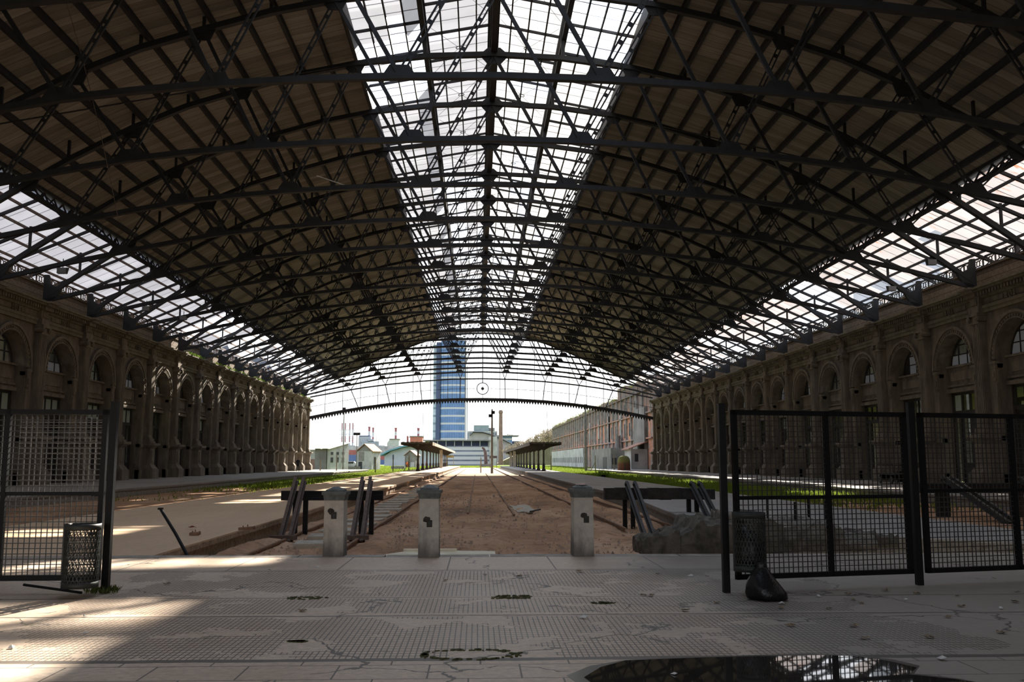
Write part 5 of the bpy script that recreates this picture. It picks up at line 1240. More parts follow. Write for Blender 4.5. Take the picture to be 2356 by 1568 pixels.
dm = MB(); dm.lathe([(0.98, -0.02), (0.98, 1.35), (0.9, 1.75), (0.7, 2.05), (0.4, 2.2), (0.0, 2.25)], (0, 0), 28, cap=False); o = dm.build('brick_kiln', dome_mat(), smooth=True); o.location = (22.6, 145, 0); tag(o, 'squat domed brick structure with mossy top on the right platform', 'brick dome')
tb_ = MB(); tb_.b2(-0.2, 0.2, -0.2, 0.2, 0, 0.5); tb_.b2(-0.17, 0.17, -0.17, 0.17, 0.48, 0.52)
o = tb_.build('black_bin', M['black_paint']); o.location = (12.3, 92, PIT); tag(o, 'small black box half hidden in the lit weeds on the right', 'bin')
o = grass(11.9, 12.9, 92.4, 93.2, 260, 0.6, 1.25, None, 0.02).build('tall_weed', M['weed'], fix=False); tag(o, 'tall bright weed clump rising behind the small black box', 'weeds')

# ================================================================== PLATFORM CANOPIES
def canopy(xc, x0, x1, y0, y1, label, cols, conc, fas):
    t = empty('platform_canopy', (0, 0, 0)); tag(t, label, 'platform canopy', 'timber canopies over the outer platforms')
    mb = MB(); n = int((x1 - x0) / 0.55) ; N = n * 6
    up_, lo = [], []
    for i in range(N + 1):
        x = x0 + (x1 - x0) * i / N; z = 4.02 + 0.07 * abs(math.sin(math.pi * i / 6)); up_.append((x, y0, z))
    poly = [(x0, y0, 3.85), (x1, y0, 3.85)] + up_[::-1]
    mb.prism(poly, (0, y1 - y0, 0)); mb.build('roof_sheet', M['can_roof'], t)
    s = 1 if xc < 0 else -1; xf = x1 if xc < 0 else x0
    MB().b2(xf - 0.05, xf + 0.05, y0, y1, 3.6, 4.08).build('fascia', fas, t)
    xo = x0 if xc < 0 else x1
    MB().b2(xo - 0.05, xo + 0.05, y0, y1, 3.66, 4.03).build('fascia', M['can_dark'], t)
    yy = y0
    for i, y in enumerate(cols):
        arc = MB(); pts_ = []
        for sx, xe in ((-1, x0), (1, x1)):
            P = [(xc, y - 0.06, 2.9), (xc + sx * 0.12, y - 0.06, 2.9)]
            L = abs(xe - xc)
            for q in range(9): f_ = q / 8; P.append((xc + sx * (0.12 + (L - 0.2) * f_), y - 0.06, 2.9 + 0.72 * math.sin(f_ * math.pi / 2) ** 0.8))
            P += [(xe - sx * 0.05, y - 0.06, 3.85), (xc, y - 0.06, 3.85)]
            arc.prism(P, (0, 0.12, 0))
        arc.build('curved_bracket', M['can_dark'], t)
        if i in conc:
            MB().b2(xc + s * 1.0 - 0.3, xc + s * 1.0 + 0.3, y - 0.3, y + 0.3, 0, 3.85).build('concrete_pier', M['can_pier'], t)
        c = MB(); c.lathe([(0.3, 0), (0.3, 0.15), (0.2, 0.3), (0.2, 0.9), (0.15, 1.0), (0.12, 1.1), (0.12, 2.9), (0.2, 3.05), (0.2, 3.1)], (xc, y), 10); c.build('column', M['can_dark'], t)
    mb = MB(); mb.b2(xc - 0.12, xc + 0.12, y0, y1, 3.5, 3.85); mb.build('spine_beam', M['can_dark'], t)
M['can_roof'] = simple('old_corrugated_roof', (0.10, 0.095, 0.08), (0.05, 0.05, 0.04), 2, 0.9); M['can_dark'] = simple('dark_canopy_timber', (0.06, 0.052, 0.046), (0.035, 0.03, 0.027), 4, 0.8)
M['can_pier'] = simple('beige_pier', (0.36, 0.32, 0.26), (0.27, 0.24, 0.2), 2, 0.9); M['can_fas'] = simple('weathered_fascia', (0.34, 0.30, 0.22), (0.2, 0.17, 0.13), 2, 0.9, space='pos', stretch=(1, 0.3, 4))
cy_ = [134 + i * 11.6 for i in range(12)]
canopy(-8.45, -10.75, -6.38, 132.5, 266, 'long low canopy on dark columns over the left outer platform', cy_, (5,), M['can_fas'])
canopy(9.4, 7.37, 11.78, 132.5, 266, 'long low canopy on dark columns over the right outer platform', cy_, (7, 9), M['can_dark'])

# ================================================================== BEYOND THE GABLE
def facade_mat(name, base, dark, pitch=3.5):
    return simple(name, base, dark, 0.3, 0.85, space='pos')
M['white_wall'] = facade_mat('whitewashed_wall', (0.46, 0.46, 0.45), (0.25, 0.25, 0.24)); M['grey_wall'] = facade_mat('grey_cement_wall', (0.22, 0.21, 0.2), (0.12, 0.115, 0.11))
M['red_tile'] = simple('red_roof_tiles', (0.38, 0.20, 0.14), (0.24, 0.13, 0.09), 1.5, 0.9, space='pos'); M['dark_open'] = simple('dark_opening', (0.03, 0.03, 0.035), None, 2, 0.6)
M['pole'] = simple('grey_pole', (0.22, 0.21, 0.19), (0.14, 0.13, 0.12), 2, 0.8); M['wood_post'] = simple('bleached_post', (0.30, 0.27, 0.2), (0.17, 0.15, 0.11), 6, 0.9)
M['blue_glass'] = None
def band_mat(name, glass, spandrel, pitch, frac, vp=0.0, vcol=(0.2, 0.3, 0.45)):
    m, nt, out = nodes_of(name); p = coord(nt, 'pos'); x, y, z = sepxyz(nt, p)
    fr = math_(nt, 'FRACT', math_(nt, 'DIVIDE', z, pitch)); k = math_(nt, 'LESS_THAN', fr, frac)
    n = noise(nt, coord(nt, 'pos', (0.25, 0.25, 0.28)), 1.0, 3)
    g = mixc(nt, ramp(nt, n, ((0.35, 0.0), (0.7, 1.0))), glass, tuple(v * 1.5 for v in glass))
    if vp: g = mixc(nt, math_(nt, 'LESS_THAN', math_(nt, 'FRACT', math_(nt, 'DIVIDE', x, vp)), 0.15), g, vcol)
    c = mixc(nt, k, g, spandrel); bsdf(nt, out, c, 0.35, 0, None, 0.4); return m
M['tower_glass'] = band_mat('tower_glass', (0.075, 0.145, 0.30), (0.40, 0.41, 0.45), 4.9, 0.24, 1.5, (0.07, 0.115, 0.22))
M['tower_pale'] = band_mat('tower_pale_strip', (0.26, 0.32, 0.38), (0.16, 0.21, 0.27), 4.9, 0.28); M['tower_dark'] = simple('tower_dark_strip', (0.055, 0.08, 0.16), (0.045, 0.065, 0.13), 0.1, 0.4); M['tower_white'] = simple('tower_white_fin', (0.45, 0.46, 0.5), (0.4, 0.41, 0.44), 0.1, 0.6)

tw = empty('office_tower', (-16.2, 600, PIT)); tag(tw, 'tall blue glass office tower with white floor bands', 'tower')
P = [(-8.0, 2), (-7, -0.6), (-4, -1.7), (0, -2.4), (4, -2.0), (7.8, -0.8), (7.8, 16), (-8.0, 16)]
MB().prism([(a, b_, 9) for a, b_ in P], (0, 0, 70.5)).build('glass_front', M['tower_glass'], tw)
MB().b2(-10.7, -8.0, 1.0, 14, 0, 78).build('dark_strip', M['tower_dark'], tw); MB().b2(-12.6, -10.7, 1.6, 14, 0, 76.5).build('pale_strip', M['tower_pale'], tw)
MB().b2(7.8, 8.5, -1, 14, 8, 79).build('side_fin', M['tower_white'], tw); MB().b2(9.0, 9.6, 1, 14, 8, 63).build('side_fin', M['tower_white'], tw); MB().b2(-8.6, 8.6, 0, 15, 0, 10).build('podium', M['grey_wall'], tw)
MB().b2(-6, 6, 4, 12, 79, 82).build('plant_room', M['grey_wall'], tw)

# white car park slab in front of the tower
M['slab_band'] = band_mat('white_louvre_bands', (0.10, 0.115, 0.16), (0.44, 0.44, 0.46), 2.0, 0.66)
cp = empty('office_block', (0, 400, PIT)); tag(cp, 'low white office block with dark window strips at the tower foot', 'building')
MB().b2(-21, 5, 0, 25, 0, 8.2).build('banded_wall', M['slab_band'], cp)
mb = MB(); mb.b2(-23, 5.4, -1.6, 26, 10.3, 10.75); mb.build('roof_slab', M['grey_wall'], cp)
mb = MB(); mb.b2(-21, 5, 4, 24, 8.2, 10.3); mb.build('top_floor', M['tower_dark'], cp)
for i in range(8): MB().b2(-20.8 + i * 3.6, -20.5 + i * 3.6, -0.4, 0, 8.0, 10.4).build('post', M['white_wall'], cp)
MB().b2(4.9, 8.2, -1, 20, 0, 12.2).build('stair_block', M['white_wall'], cp)
cv = empty('curved_hall', (0, 500, PIT)); tag(cv, 'grey hall with a long curved roof behind the brick chimney', 'building')
P = [(-8, 11), (-4.4, 15.4), (-2.6, 17.4), (2.5, 17.3), (6, 16.4), (9.4, 15.1), (13.5, 13.4), (17.5, 11.4), (20, 9.2), (20.3, 0), (-8, 0)]
MB().prism([(a, 0, b_ - 0.6) for a, b_ in P], (0, 30, 0)).build('hall_wall', M['hallg'] if 'hallg' in M else simple('pale_grey_panels', (0.36, 0.36, 0.37), (0.28, 0.28, 0.29), 0.3, 0.8, space='pos'), cv)
mb = MB(); mb.sweep([(a, 13, b_) for a, b_ in P[1:9]], 30, 0.5, (0, 0, 1)); mb.build('curved_roof', simple('zinc_roof', (0.22, 0.24, 0.27), (0.16, 0.18, 0.2), 0.3, 0.5), cv)
fr_ = empty('glass_annex', (0, 600, PIT)); tag(fr_, 'blue glazed annex with thin overhanging flat roof, right of the chimney', 'building')
MB().b2(13, 22, 0, 20, 0, 17.5).build('annex_wall', M['tower_glass'], fr_); MB().b2(11, 26.2, -3, 20, 17.6, 18.2).build('flat_roof', M['grey_wall'], fr_); MB().b2(22.5, 27, 6, 22, 0, 14.6).build('side_block', M['tower_dark'], fr_)
bg = empty('slab_building', (0, 700, PIT)); tag(bg, 'distant white ribbed building with grey penthouse, right of the tower', 'building')
M['ribs'] = None
mb = MB(); mb.b2(-8, 14.5, 0, 20, 0, 24); mb.build('ribbed_wall', M['white_wall'], bg); MB().b2(-3, 8.3, 2, 15, 24, 28.4).build('penthouse', simple('grey_green_glass', (0.22, 0.27, 0.29), None, 0.3, 0.5), bg); MB().b2(8.3, 12.6, 3, 14, 24, 26.5).build('penthouse', M['grey_wall'], bg)
for i in range(14): MB().b2(-7.6 + i * 1.6, -7.0 + i * 1.6, -0.12, 0, 17, 23).build('window', M['tower_dark'], bg)
ch = MB(); ch.lathe([(1.25, -0.5), (1.05, 6), (0.82, 24), (1.05, 24.3), (1.05, 25.1), (0.8, 25.4), (0.7, 25.7)], (11.0, 450), 16, cap=True)
o = ch.build('brick_chimney', simple('chimney_brick', (0.22, 0.155, 0.12), (0.16, 0.11, 0.09), 0.8, 0.9), smooth=False); tag(o, 'tall tapering brown brick chimney in the middle distance', 'chimney')
for x, y, z0, z1, lb in ((23.9, 700, 0, 31.4, 'thin lattice radio mast rising right of the brick chimney'), (-86, 800, 0, 29.6, 'thin mast standing right of the twin striped chimneys')):
    mb = MB(); mb.b2(x - 0.14, x + 0.14, y - 0.14, y + 0.14, z0, z1)
    for q in range(12): mb.b2(x - 0.35, x + 0.35, y - 0.1, y + 0.1, z1 * (0.55 + q * 0.035), z1 * (0.55 + q * 0.035) + 0.12)
    if x > 0: mb.box((x - 1.5, y, 21), (1, 0.5, 0.6)); mb.box((x + 1.5, y, 20.6), (1, 0.5, 0.6)); mb.b2(x - 1.6, x + 1.6, y - 0.1, y + 0.1, 20.7, 20.9)
    tag(mb.build('radio_mast', M['pole']), lb, 'mast')
# power station: two lattice stacks, boiler house with striped chimneys, silo, red block
def stripes(x, y, r, z0, z1, n, root, c0):
    for i in range(n):
        a = z0 + (z1 - z0) * i / n; b_ = z0 + (z1 - z0) * (i + 1) / n
        MB().lathe([(r, a), (r, b_)], (x, y), 12).build('chimney_band', c0 if (n - i) % 2 == 1 else M['tower_white'], root)
    MB().lathe([(r * 1.25, z1 - 0.8), (r * 1.3, z1), (r, z1 + 0.1)], (x, y), 12).build('chimney_rim', c0, root)
M['maroon'] = simple('maroon_paint', (0.30, 0.10, 0.12), (0.24, 0.08, 0.10), 0.3, 0.7); M['hazy'] = simple('hazy_steel', (0.33, 0.36, 0.42), (0.25, 0.28, 0.34), 0.5, 0.7)
for gx, lb in ((-127.8, 'left pair of slim lattice braced stacks of the power station'), (-120.6, 'right pair of slim lattice braced stacks of the power station')):
    t = empty('lattice_stack', (gx, 900, PIT)); tag(t, lb, 'stack')
    for s in (-1, 1):
        for i in range(6): MB().lathe([(0.55, i * 6.3), (0.55, (i + 1) * 6.3)], (s * 1.5, 0), 8).build('flue', M['maroon'] if i in (3, 5) else (M['tower_white'] if i == 4 else M['hazy']), t)
    mb = MB()
    for sx in (-3.2, 3.2, 0):
        mb.b2(sx - 0.13, sx + 0.13, -1.5, -1.3, 0, 37 if sx else 34)
    for q in range(9):
        z = 3 + q * 4; mb.b2(-3.2, 3.2, -1.5, -1.35, z, z + 0.3); mb.bar((-3.2, -1.4, z), (3.2, -1.4, z + 4), 0.18, 0.18); mb.bar((3.2, -1.4, z), (-3.2, -1.4, z + 4), 0.18, 0.18)
    mb.build('lattice_frame', M['hazy'], t); MB().b2(-3.8, 3.8, -2, 2, 0, 16.5).build('base_block', M['hazy'], t)
bh = empty('boiler_house', (0, 900, PIT)); tag(bh, 'grey stepped boiler house carrying two maroon and white chimneys', 'building')
mb = MB(); mb.b2(-113.5, -102, 0, 20, 0, 25); mb.build('main_block', simple('hazy_cement', (0.38, 0.39, 0.44), (0.32, 0.33, 0.38), 0.3, 0.9), bh); MB().b2(-113.2, -103, 0.5, 19, 25, 26).build('roof_edge', M['tower_dark'], bh)
mb = MB(); mb.b2(-110.5, -94, -2, 15, 0, 20.5); mb.b2(-104.5, -99, -2, 10, 20, 22.5); mb.b2(-94, -88.5, -1, 12, 0, 16.5); mb.b2(-116, -110, -1, 12, 0, 15.5); mb.build('lower_block', M['hazy'], bh)
for i in range(5): MB().b2(-112.3 + i * 2.1, -111.4 + i * 2.1, -0.1, 0, 19.5, 23.5).build('window', M['hazy'], bh)
stripes(-104, 4, 0.95, 22, 34.4, 3, bh, M['maroon']); stripes(-100.3, 4, 0.8, 20, 33.6, 3, bh, M['maroon'])
sl = empty('silo_house', (0, 880, PIT)); tag(sl, 'pale grey silo house with one striped chimney', 'building')
mb = MB(); mb.prism([(-84.5, 0, 0), (-73.5, 0, 0), (-73.5, 0, 22), (-82, 0, 22), (-84.5, 0, 18.5)], (0, 14, 0)); mb.build('silo_wall', simple('silo_grey', (0.42, 0.43, 0.44), (0.34, 0.35, 0.36), 0.3, 0.9), sl); MB().b2(-82.5, -73, -0.5, 14, 21.8, 22.6).build('roof_edge', M['grey_wall'], sl); MB().b2(-73.5, -70, 1, 12, 0, 16).build('side_bin', M['hazy'], sl)
stripes(-77, 5, 1.0, 22, 32.8, 3, sl, M['maroon'])
rb = empty('red_block', (0, 800, PIT)); tag(rb, 'salmon red industrial block with a short striped chimney', 'building')
MB().b2(-57.5, -47, 0, 14, 0, 22.2).build('brick_wall', simple('salmon_brick', (0.40, 0.15, 0.11), (0.32, 0.12, 0.09), 0.3, 0.9), rb); MB().b2(-58, -46.5, -0.4, 14, 22.2, 23).build('roof_edge', M['grey_wall'], rb); MB().b2(-60.3, -59, 0, 4, 0, 23).build('lift_shaft', M['maroon'], rb)
for q in range(5): MB().b2(-59, -57.5, 0.5, 1, 8 + q * 3.4, 8.4 + q * 3.4).build('gangway', M['white_wall'], rb)
stripes(-50.8, 5, 0.95, 22.5, 29.8, 3, rb, M['maroon'])
# port containers
random.seed(15); cc = [simple('container_red', (0.34, 0.12, 0.11), None, 1, 0.8), simple('container_blue', (0.11, 0.16, 0.32), None, 1, 0.8), simple('container_grey', (0.38, 0.38, 0.4), None, 1, 0.8), simple('container_rust', (0.30, 0.18, 0.14), None, 1, 0.8)]
i = 0
CN = ['red', 'blue', 'grey', 'brown']
for gx in (-71.5, -65.0, -58.6, -51.5, -40.5):
    for lv in range(3):
        c_ = random.randrange(4)
        o = MB().b2(gx - 3.0, gx + 3.0, 500, 502.5, PIT + lv * 2.55, PIT + lv * 2.55 + 2.55).build('shipping_container', cc[c_])
        tag(o, '%s shipping container, %s, in the %s stack of the port yard from the left' % (CN[c_], ['bottom', 'middle', 'top'][lv], ORD[[-71.5, -65.0, -58.6, -51.5, -40.5].index(gx)]), 'shipping container', 'shipping containers beyond the yard')
o = MB().b2(-78, -20, 520, 545, PIT, 9.5).build('port_shed', M['white_wall']); tag(o, 'long pale port shed behind the container stacks', 'building')
# arched warehouse
wh = empty('arched_warehouse', (0, 350, PIT)); tag(wh, 'pale warehouse with turquoise curved roof edge left of the canopy', 'building')
P = [(-36, 4.0), (-32, 5.9), (-27.3, 7.3), (-22.4, 7.8), (-18.4, 6.8), (-14, 4.9)]
MB().prism([(-34.5, 0, 0)] + [(a if a > -35 else -34.5, 0, b_ - 0.4) for a, b_ in P] + [(-14, 0, 0)], (0, 30, 0)).build('gable_wall', simple('pale_sheet', (0.42, 0.45, 0.5), (0.36, 0.39, 0.44), 0.4, 0.8), wh)
MB().sweep([(a, 14, b_) for a, b_ in P], 32, 0.5).build('curved_roof', simple('turquoise_sheet', (0.13, 0.29, 0.36), (0.10, 0.23, 0.3), 0.4, 0.6), wh)
for x in (-31.5, -24): MB().b2(x, x + 0.5, -0.1, 0, 2.5, 4.2).build('window', M['tower_dark'], wh)
# white shed
sh = empty('white_shed', (-28.6, 172, PIT)); tag(sh, 'white and brick shed with corrugated roof beside the left wall end', 'shed')
mb = MB(); mb.b2(-6, 1.3, 0, 8, 0, 3.9); mb.build('front_wall', M['white_wall'], sh); MB().b2(-6.1, -0.9, -0.08, 0.0, 0, 2.2).build('brick_infill', simple('old_brick', (0.24, 0.14, 0.11), (0.15, 0.10, 0.085), 1.5, 0.9), sh)
MB().b2(-0.9, 1.2, -0.08, 0, 0, 4.1).build('grey_panel', M['grey_wall'], sh); MB().b2(-4.7, -2.2, -0.09, 0, 2.9, 3.9).build('red_panel', simple('red_sheet', (0.33, 0.06, 0.06), (0.2, 0.05, 0.05), 1.5, 0.8), sh)
mb = MB(); mb.prism([(1.3, 0, 0), (3.9, 9, 0), (3.9, 9, 5.3), (1.3, 0, 4.1)], (-0.3, 0, 0)); mb.build('side_wall', M['white_wall'], sh)
for r_ in range(3):
    for z0, z1 in ((1.6, 2.5), (3.0, 3.5)) if r_ < 3 else ():
        f_ = 0.16 + 0.26 * r_; x = 1.3 + 2.6 * f_; y = 9 * f_; MB().prism([(x + .03, y, z0), (x + 0.3, y + 0.95, z0), (x + 0.3, y + 0.95, z1), (x + .03, y, z1)], (0.03, -0.02, 0)).build('window', M['dark_open'], sh)
mb = MB(); N = 24; up_ = [( -6.4 + 8.1 * i / N, -0.5, 4.0 + 0.12 * abs(math.sin(i * math.pi / 4))) for i in range(N + 1)]
mb.add([p for p in up_] + [(p[0] + 2.6, 9.5, p[2] + 1.35) for p in up_], [(i, i + 1, N + 2 + i, N + 1 + i) for i in range(N)]); mb.build('corrugated_roof', simple('asbestos_roof', (0.36, 0.35, 0.29), (0.24, 0.23, 0.19), 1, 0.9), sh)
def hut(x, y, w, d, h, ph, label, rz=0.0, tall=0.0):
    t = empty('hut', (x, y, PIT), rz); tag(t, label, 'hut')
    MB().b2(-w / 2, w / 2, 0, d, 0, h).build('hut_wall', M['grey_wall'] if tall else M['white_wall'], t)
    MB().prism([(-w / 2, 0, h), (w / 2, 0, h), (0, 0, h + ph)], (0, d, 0)).build('gable', M['grey_wall'], t)
    for s in (-1, 1):
        MB().prism([(0, -0.3, h + ph + 0.1), (s * (w / 2 + 0.3), -0.3, h - 0.12), (s * (w / 2 + 0.3), -0.3, h), (0, -0.3, h + ph + 0.22)], (0, d + 0.6, 0)).build('roof_slope', M['red_tile'], t)
    MB().b2(-w / 2 + 0.3, -0.1, -0.06, 0, h * 0.5, h * 0.98).build('boarding', M['pole'], t); MB().b2(0.1, w / 2 - 0.3, -0.06, 0, 0.2, h * 0.45).build('white_panel', M['white_wall'], t)
    MB().b2(-w / 2 + 0.3, -0.5, -0.06, 0, 0, h * 0.45).build('opening', M['dark_open'], t); MB().b2(w / 2, w / 2 + 0.04, 1.2, 2.0, 0.2, h * 0.7).build('opening', M['dark_open'], t)
hut(-22.7, 190, 3.1, 5, 3.8, 1.3, 'small old hut with red tiled roof in the left yard', R(-14)); hut(-18.4, 258, 3.0, 5, 3.4, 1.2, 'farther grey hut with red roof partly behind the canopy', R(-10), 1)
for x, y, w, lb in ((-25.6, 185, 2.6, 'low dark concrete trough on the grass by the red roofed hut'), (-18.3, 200, 2.9, 'long dark loading block right of the red roofed hut')):
    o = MB().b2(x, x + w, y, y + 1, PIT, PIT + 0.8).build('concrete_block', M['pole']); tag(o, lb, 'block')
def lamp_pole(x, y, h, label, heads, r=0.11):
    t = empty('lamp_pole', (x, y, PIT)); tag(t, label, 'lamp pole', 'lamp poles in the yard')
    MB().lathe([(r * 1.2, 0), (r, h * 0.5), (r * 0.7, h - PIT)], (0, 0), 10).build('pole', M['pole'], t)
    for dx, dz in heads: MB().box((dx, -0.1, h - PIT + dz), (0.55, 0.4, 0.45)).build('lamp_head', M['black_paint'], t)
lamp_pole(-23.0, 162, 10.4, 'tall lamp pole right of the white shed', [(0, -0.1)]); lamp_pole(-21.1, 165, 6.1, 'shorter lamp pole in front of the red roofed hut', [(-0.3, 0), (0.3, 0)], 0.08)
lamp_pole(2.15, 142, 9.2, 'floodlight pole standing in the middle of the tracks', [(-0.25, -1.0), (0.15, -0.5)], 0.16); lamp_pole(18.2, 158, 10.9, 'pale steel pole in front of the brick ruin', [(0, -0.2)], 0.18)
for i, (x, y, h, lb) in enumerate(((-23.2, 140, 2.0, 'thin bleached fence post in front of the white shed'), (-20.8, 140, 2.4, 'second thin fence post right of the white shed front'), (-15.1, 140, 2.0, 'fence post right of the tall lamp pole'), (-13.4, 150, 2.1, 'dark fence post left of the canopy'), (-10.9, 150, 2.3, 'thick fence post with slanting brace behind the canopy end'),
                                    (0.5, 148, 2.0, 'lone white based post between the tracks'), (11.7, 150, 2.3, 'bleached post right of the right canopy'), (18.8, 150, 2.3, 'braced post in the grass before the brick ruin'), (21.8, 150, 2.4, 'thin post left of the domed brick structure'))):
    t = empty('fence_stake', (x, y, PIT)); tag(t, lb, 'post', 'posts of the yard fence')
    MB().lathe([(0.09, -0.1), (0.08, h), (0.05, h + 0.45)], (0, 0), 8).build('stake', M['wood_post'] if i != 3 else M['pole'], t)
    if i in (4, 7): MB().tube([(-0.95, 0, 0), (-0.05, 0, h * 0.7)], 0.06, 6).build('slanting_brace', M['wood_post'], t)
# sculpture, sign boards, vehicles, workers
sc = empty('steel_sculpture', (2.4, 280, PIT)); tag(sc, 'dark bent iron column on a low plinth beyond the tracks', 'sculpture')
MB().tube([(0.1, 0, 1.0), (0, 0, 3.0), (-0.2, 0, 4.8), (-0.7, 0, 5.6), (-1.1, 0, 5.9)], 0.55, 10, 0.3).build('bent_column', simple('dark_rusty_steel', (0.12, 0.075, 0.07), (0.07, 0.05, 0.05), 1, 0.8), sc); MB().b2(-1.6, 1.8, -0.8, 0.8, 0, 1.0).build('plinth', M['grey_wall'], sc)
for (x, y, z, c_, lb) in ((-7.0, 240, 2.5, (0.3, 0.26, 0.12), 'yellowish sign board hanging past the far end of the left canopy'), (3.9, 236, 2.35, (0.08, 0.06, 0.055), 'dark sign board at the far end of the right canopy')):
    mb = MB(); mb.b2(x - 0.95, x + 0.95, y - 0.05, y + 0.05, z - 0.25, z + 0.35); mb.b2(x - 0.9, x - 0.8, y - 0.03, y + 0.03, PIT, z); mb.b2(x + 0.8, x + 0.9, y - 0.03, y + 0.03, PIT, z); tag(mb.build('sign_board', simple('board%d' % int(x), c_, None, 2, 0.8)), lb, 'sign board')
def vehicle(x, y, col, label, L=4.2):
    t = empty('van', (x, y, PIT)); tag(t, label, 'vehicle')
    MB().prism([(-L / 2, -0.9, 0.35), (L / 2, -0.9, 0.35), (L / 2, -0.9, 1.0), (L / 2 - 0.8, -0.9, 1.15), (L / 2 - 1.4, -0.9, 1.8), (-L / 2 + 0.3, -0.9, 1.8), (-L / 2, -0.9, 1.1)], (0, 1.8, 0)).build('car_body', col, t)
    MB().b2(-L / 2 + 0.5, L / 2 - 1.5, -0.93, -0.9, 1.15, 1.65).build('side_window', M['dark_open'], t)
    for sx in (-L / 2 + 0.8, L / 2 - 0.8):
        mb = MB(); mb.lathe([(0, -0.1), (0.34, -0.1), (0.34, 0.1), (0, 0.1)], (0, 0), 14, cap=False); mb.v = [(sx + a, -0.9 + c2, 0.34 + b2) for a, b2, c2 in mb.v]; mb.build('wheel', M['black_paint'], t)
vehicle(-34.8, 262, M['white_wall'], 'white van parked before the arched warehouse'); vehicle(-40.5, 300, M['white_wall'], 'white car left of the red roofed hut', 4.0); vehicle(-45.8, 300, M['pole'], 'grey car behind the tall lamp pole', 4.0)
M['orange'] = simple('orange_vest', (0.85, 0.20, 0.06), (0.7, 0.15, 0.05), 2, 0.7)
for x, y, lb in ((-29.0, 262, 'worker in orange beside the long loading block'), (-19.2, 258, 'worker in orange standing by the farther hut'), (-13.5, 250, 'worker in orange seen between the canopy columns')):
    t = empty('person', (x, y, PIT)); tag(t, lb, 'person', 'workers in the yard')
    b_ = skin_fig('body', Vv, Ee, Rr, M['orange'], t); MB().lathe([(0.0, 1.58), (0.085, 1.62), (0.095, 1.7), (0.08, 1.78), (0.0, 1.82)], (0, -0.03), 10, cap=False).build('head', M['skin'], t, smooth=True)
o = MB().b2(-31.6, -29.9, 280, 281.4, PIT, 3.1).build('orange_booth', M['orange']); tag(o, 'small orange booth beside the white van', 'booth')

# ---- brick warehouse ruin on the right
def ruin_mat():
    m, nt, out = nodes_of('ruined_brick'); p = coord(nt, 'pos'); x, y, z = sepxyz(nt, p)
    n1 = noise(nt, coord(nt, 'pos', (1, 0.16, 0.12)), 1.3, 6, 0.7); n2 = noise(nt, p, 1.6, 6, 0.75); n3 = noise(nt, coord(nt, 'pos', (1, 0.5, 0.05)), 2.5, 4)
    c = ramp(nt, n1, ((0.38, (0.22, 0.2, 0.185)), (0.46, (0.36, 0.31, 0.29)), (0.50, (0.56, 0.24, 0.15)), (0.60, (0.42, 0.24, 0.18))))
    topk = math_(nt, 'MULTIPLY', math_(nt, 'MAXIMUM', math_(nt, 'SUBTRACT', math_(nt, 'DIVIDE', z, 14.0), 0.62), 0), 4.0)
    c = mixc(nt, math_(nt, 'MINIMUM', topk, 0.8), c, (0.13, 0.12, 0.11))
    c = mixc(nt, ramp(nt, n2, ((0.36, 0.7), (0.52, 0.0))), c, (0.12, 0.10, 0.09)); c = mixc(nt, ramp(nt, n3, ((0.33, 0.5), (0.38, 0.0))), c, (0.08, 0.07, 0.065))
    bsdf(nt, out, c, 0.95, 0, bump(nt, n2, 0.6, 0.1), 0.1); return m
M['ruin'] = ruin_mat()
rn = empty('ruined_warehouse', (0, 0, 0)); tag(rn, 'long roofless brick warehouse ruin with peeling plaster on the right', 'warehouse ruin')
mb = MB(); random.seed(22); y = 151.5; segs = []
while y < 358:
    dy = random.uniform(3, 6); h = 14.3 + random.uniform(-0.5, 0.3) + (1.4 if y < 190 else 0) * 1.0; segs.append((y, min(358, y + dy), h)); y += dy
for a, b_, h in segs: mb.b2(28.6, 30.0, a, b_ + 0.02, PIT, h)
mb.b2(28.6, 50, 357, 358, PIT, 14); mb.b2(30, 44, 158, 159, PIT, 16)
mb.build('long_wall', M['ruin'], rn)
for i in range(34):
    y = 161 + i * 5.9
    MB().b2(28.25, 28.6, y - 0.3, y + 0.3, PIT, 13.6 + random.uniform(-0.4, 0.4)).build('buttress', M['ruin_pier'] if 'ruin_pier' in M else M.setdefault('ruin_pier', simple('grey_pier_plaster', (0.30, 0.285, 0.27), (0.17, 0.16, 0.15), 1.2, 0.95, space='pos')), rn)
for i in range(30):
    y = 164 + i * 5.9
    if random.random() < 0.6: MB().b2(28.5, 28.62, y - 0.6, y + 0.6, 6.0 + random.uniform(-0.3, 0.3), 8.5).build('window_gap', M['dark_open'], rn)
    if random.random() < 0.5: MB().b2(28.5, 28.62, y - 0.5, y + 0.4, 10.2, 12.2).build('window_gap', M['dark_open'], rn)
for i in range(5): y = 168 + i * 17; MB().b2(28.2, 28.5, y, y + 0.7, 5.5 + (i % 2), 11).build('plaster_strip', M['white_wall'], rn)
for z in (5.1, 9.4, 13.3): MB().b2(28.2, 28.62, 152, 357, z, z + 0.22).build('string_course', M['ruin'], rn)
for i in range(24):
    if i % 3 != 1:
        y = 162.5 + i * 7.9; MB().b2(28.5, 28.64, y - 0.5, y + 0.5, 1.2, 3.6).build('window_gap', M['dark_open'], rn); MB().b2(28.42, 28.6, y + 0.5, y + 0.75, 0.9, 4.2).build('plaster_strip', M['white_wall'], rn)
MB().b2(28.1, 28.6, 250, 357, PIT, 4.9).build('whitewashed_base', M['white_wall'], rn)
for i in range(22): y = 252 + i * 4.7; MB().b2(28.05, 28.12, y, y + 1.5, 0.9, 2.5).build('window_gap', M['dark_open'], rn)
ab = empty('concrete_annex', (0, 0, 0)); tag(ab, 'low grey concrete annex against the brick ruin', 'annex')
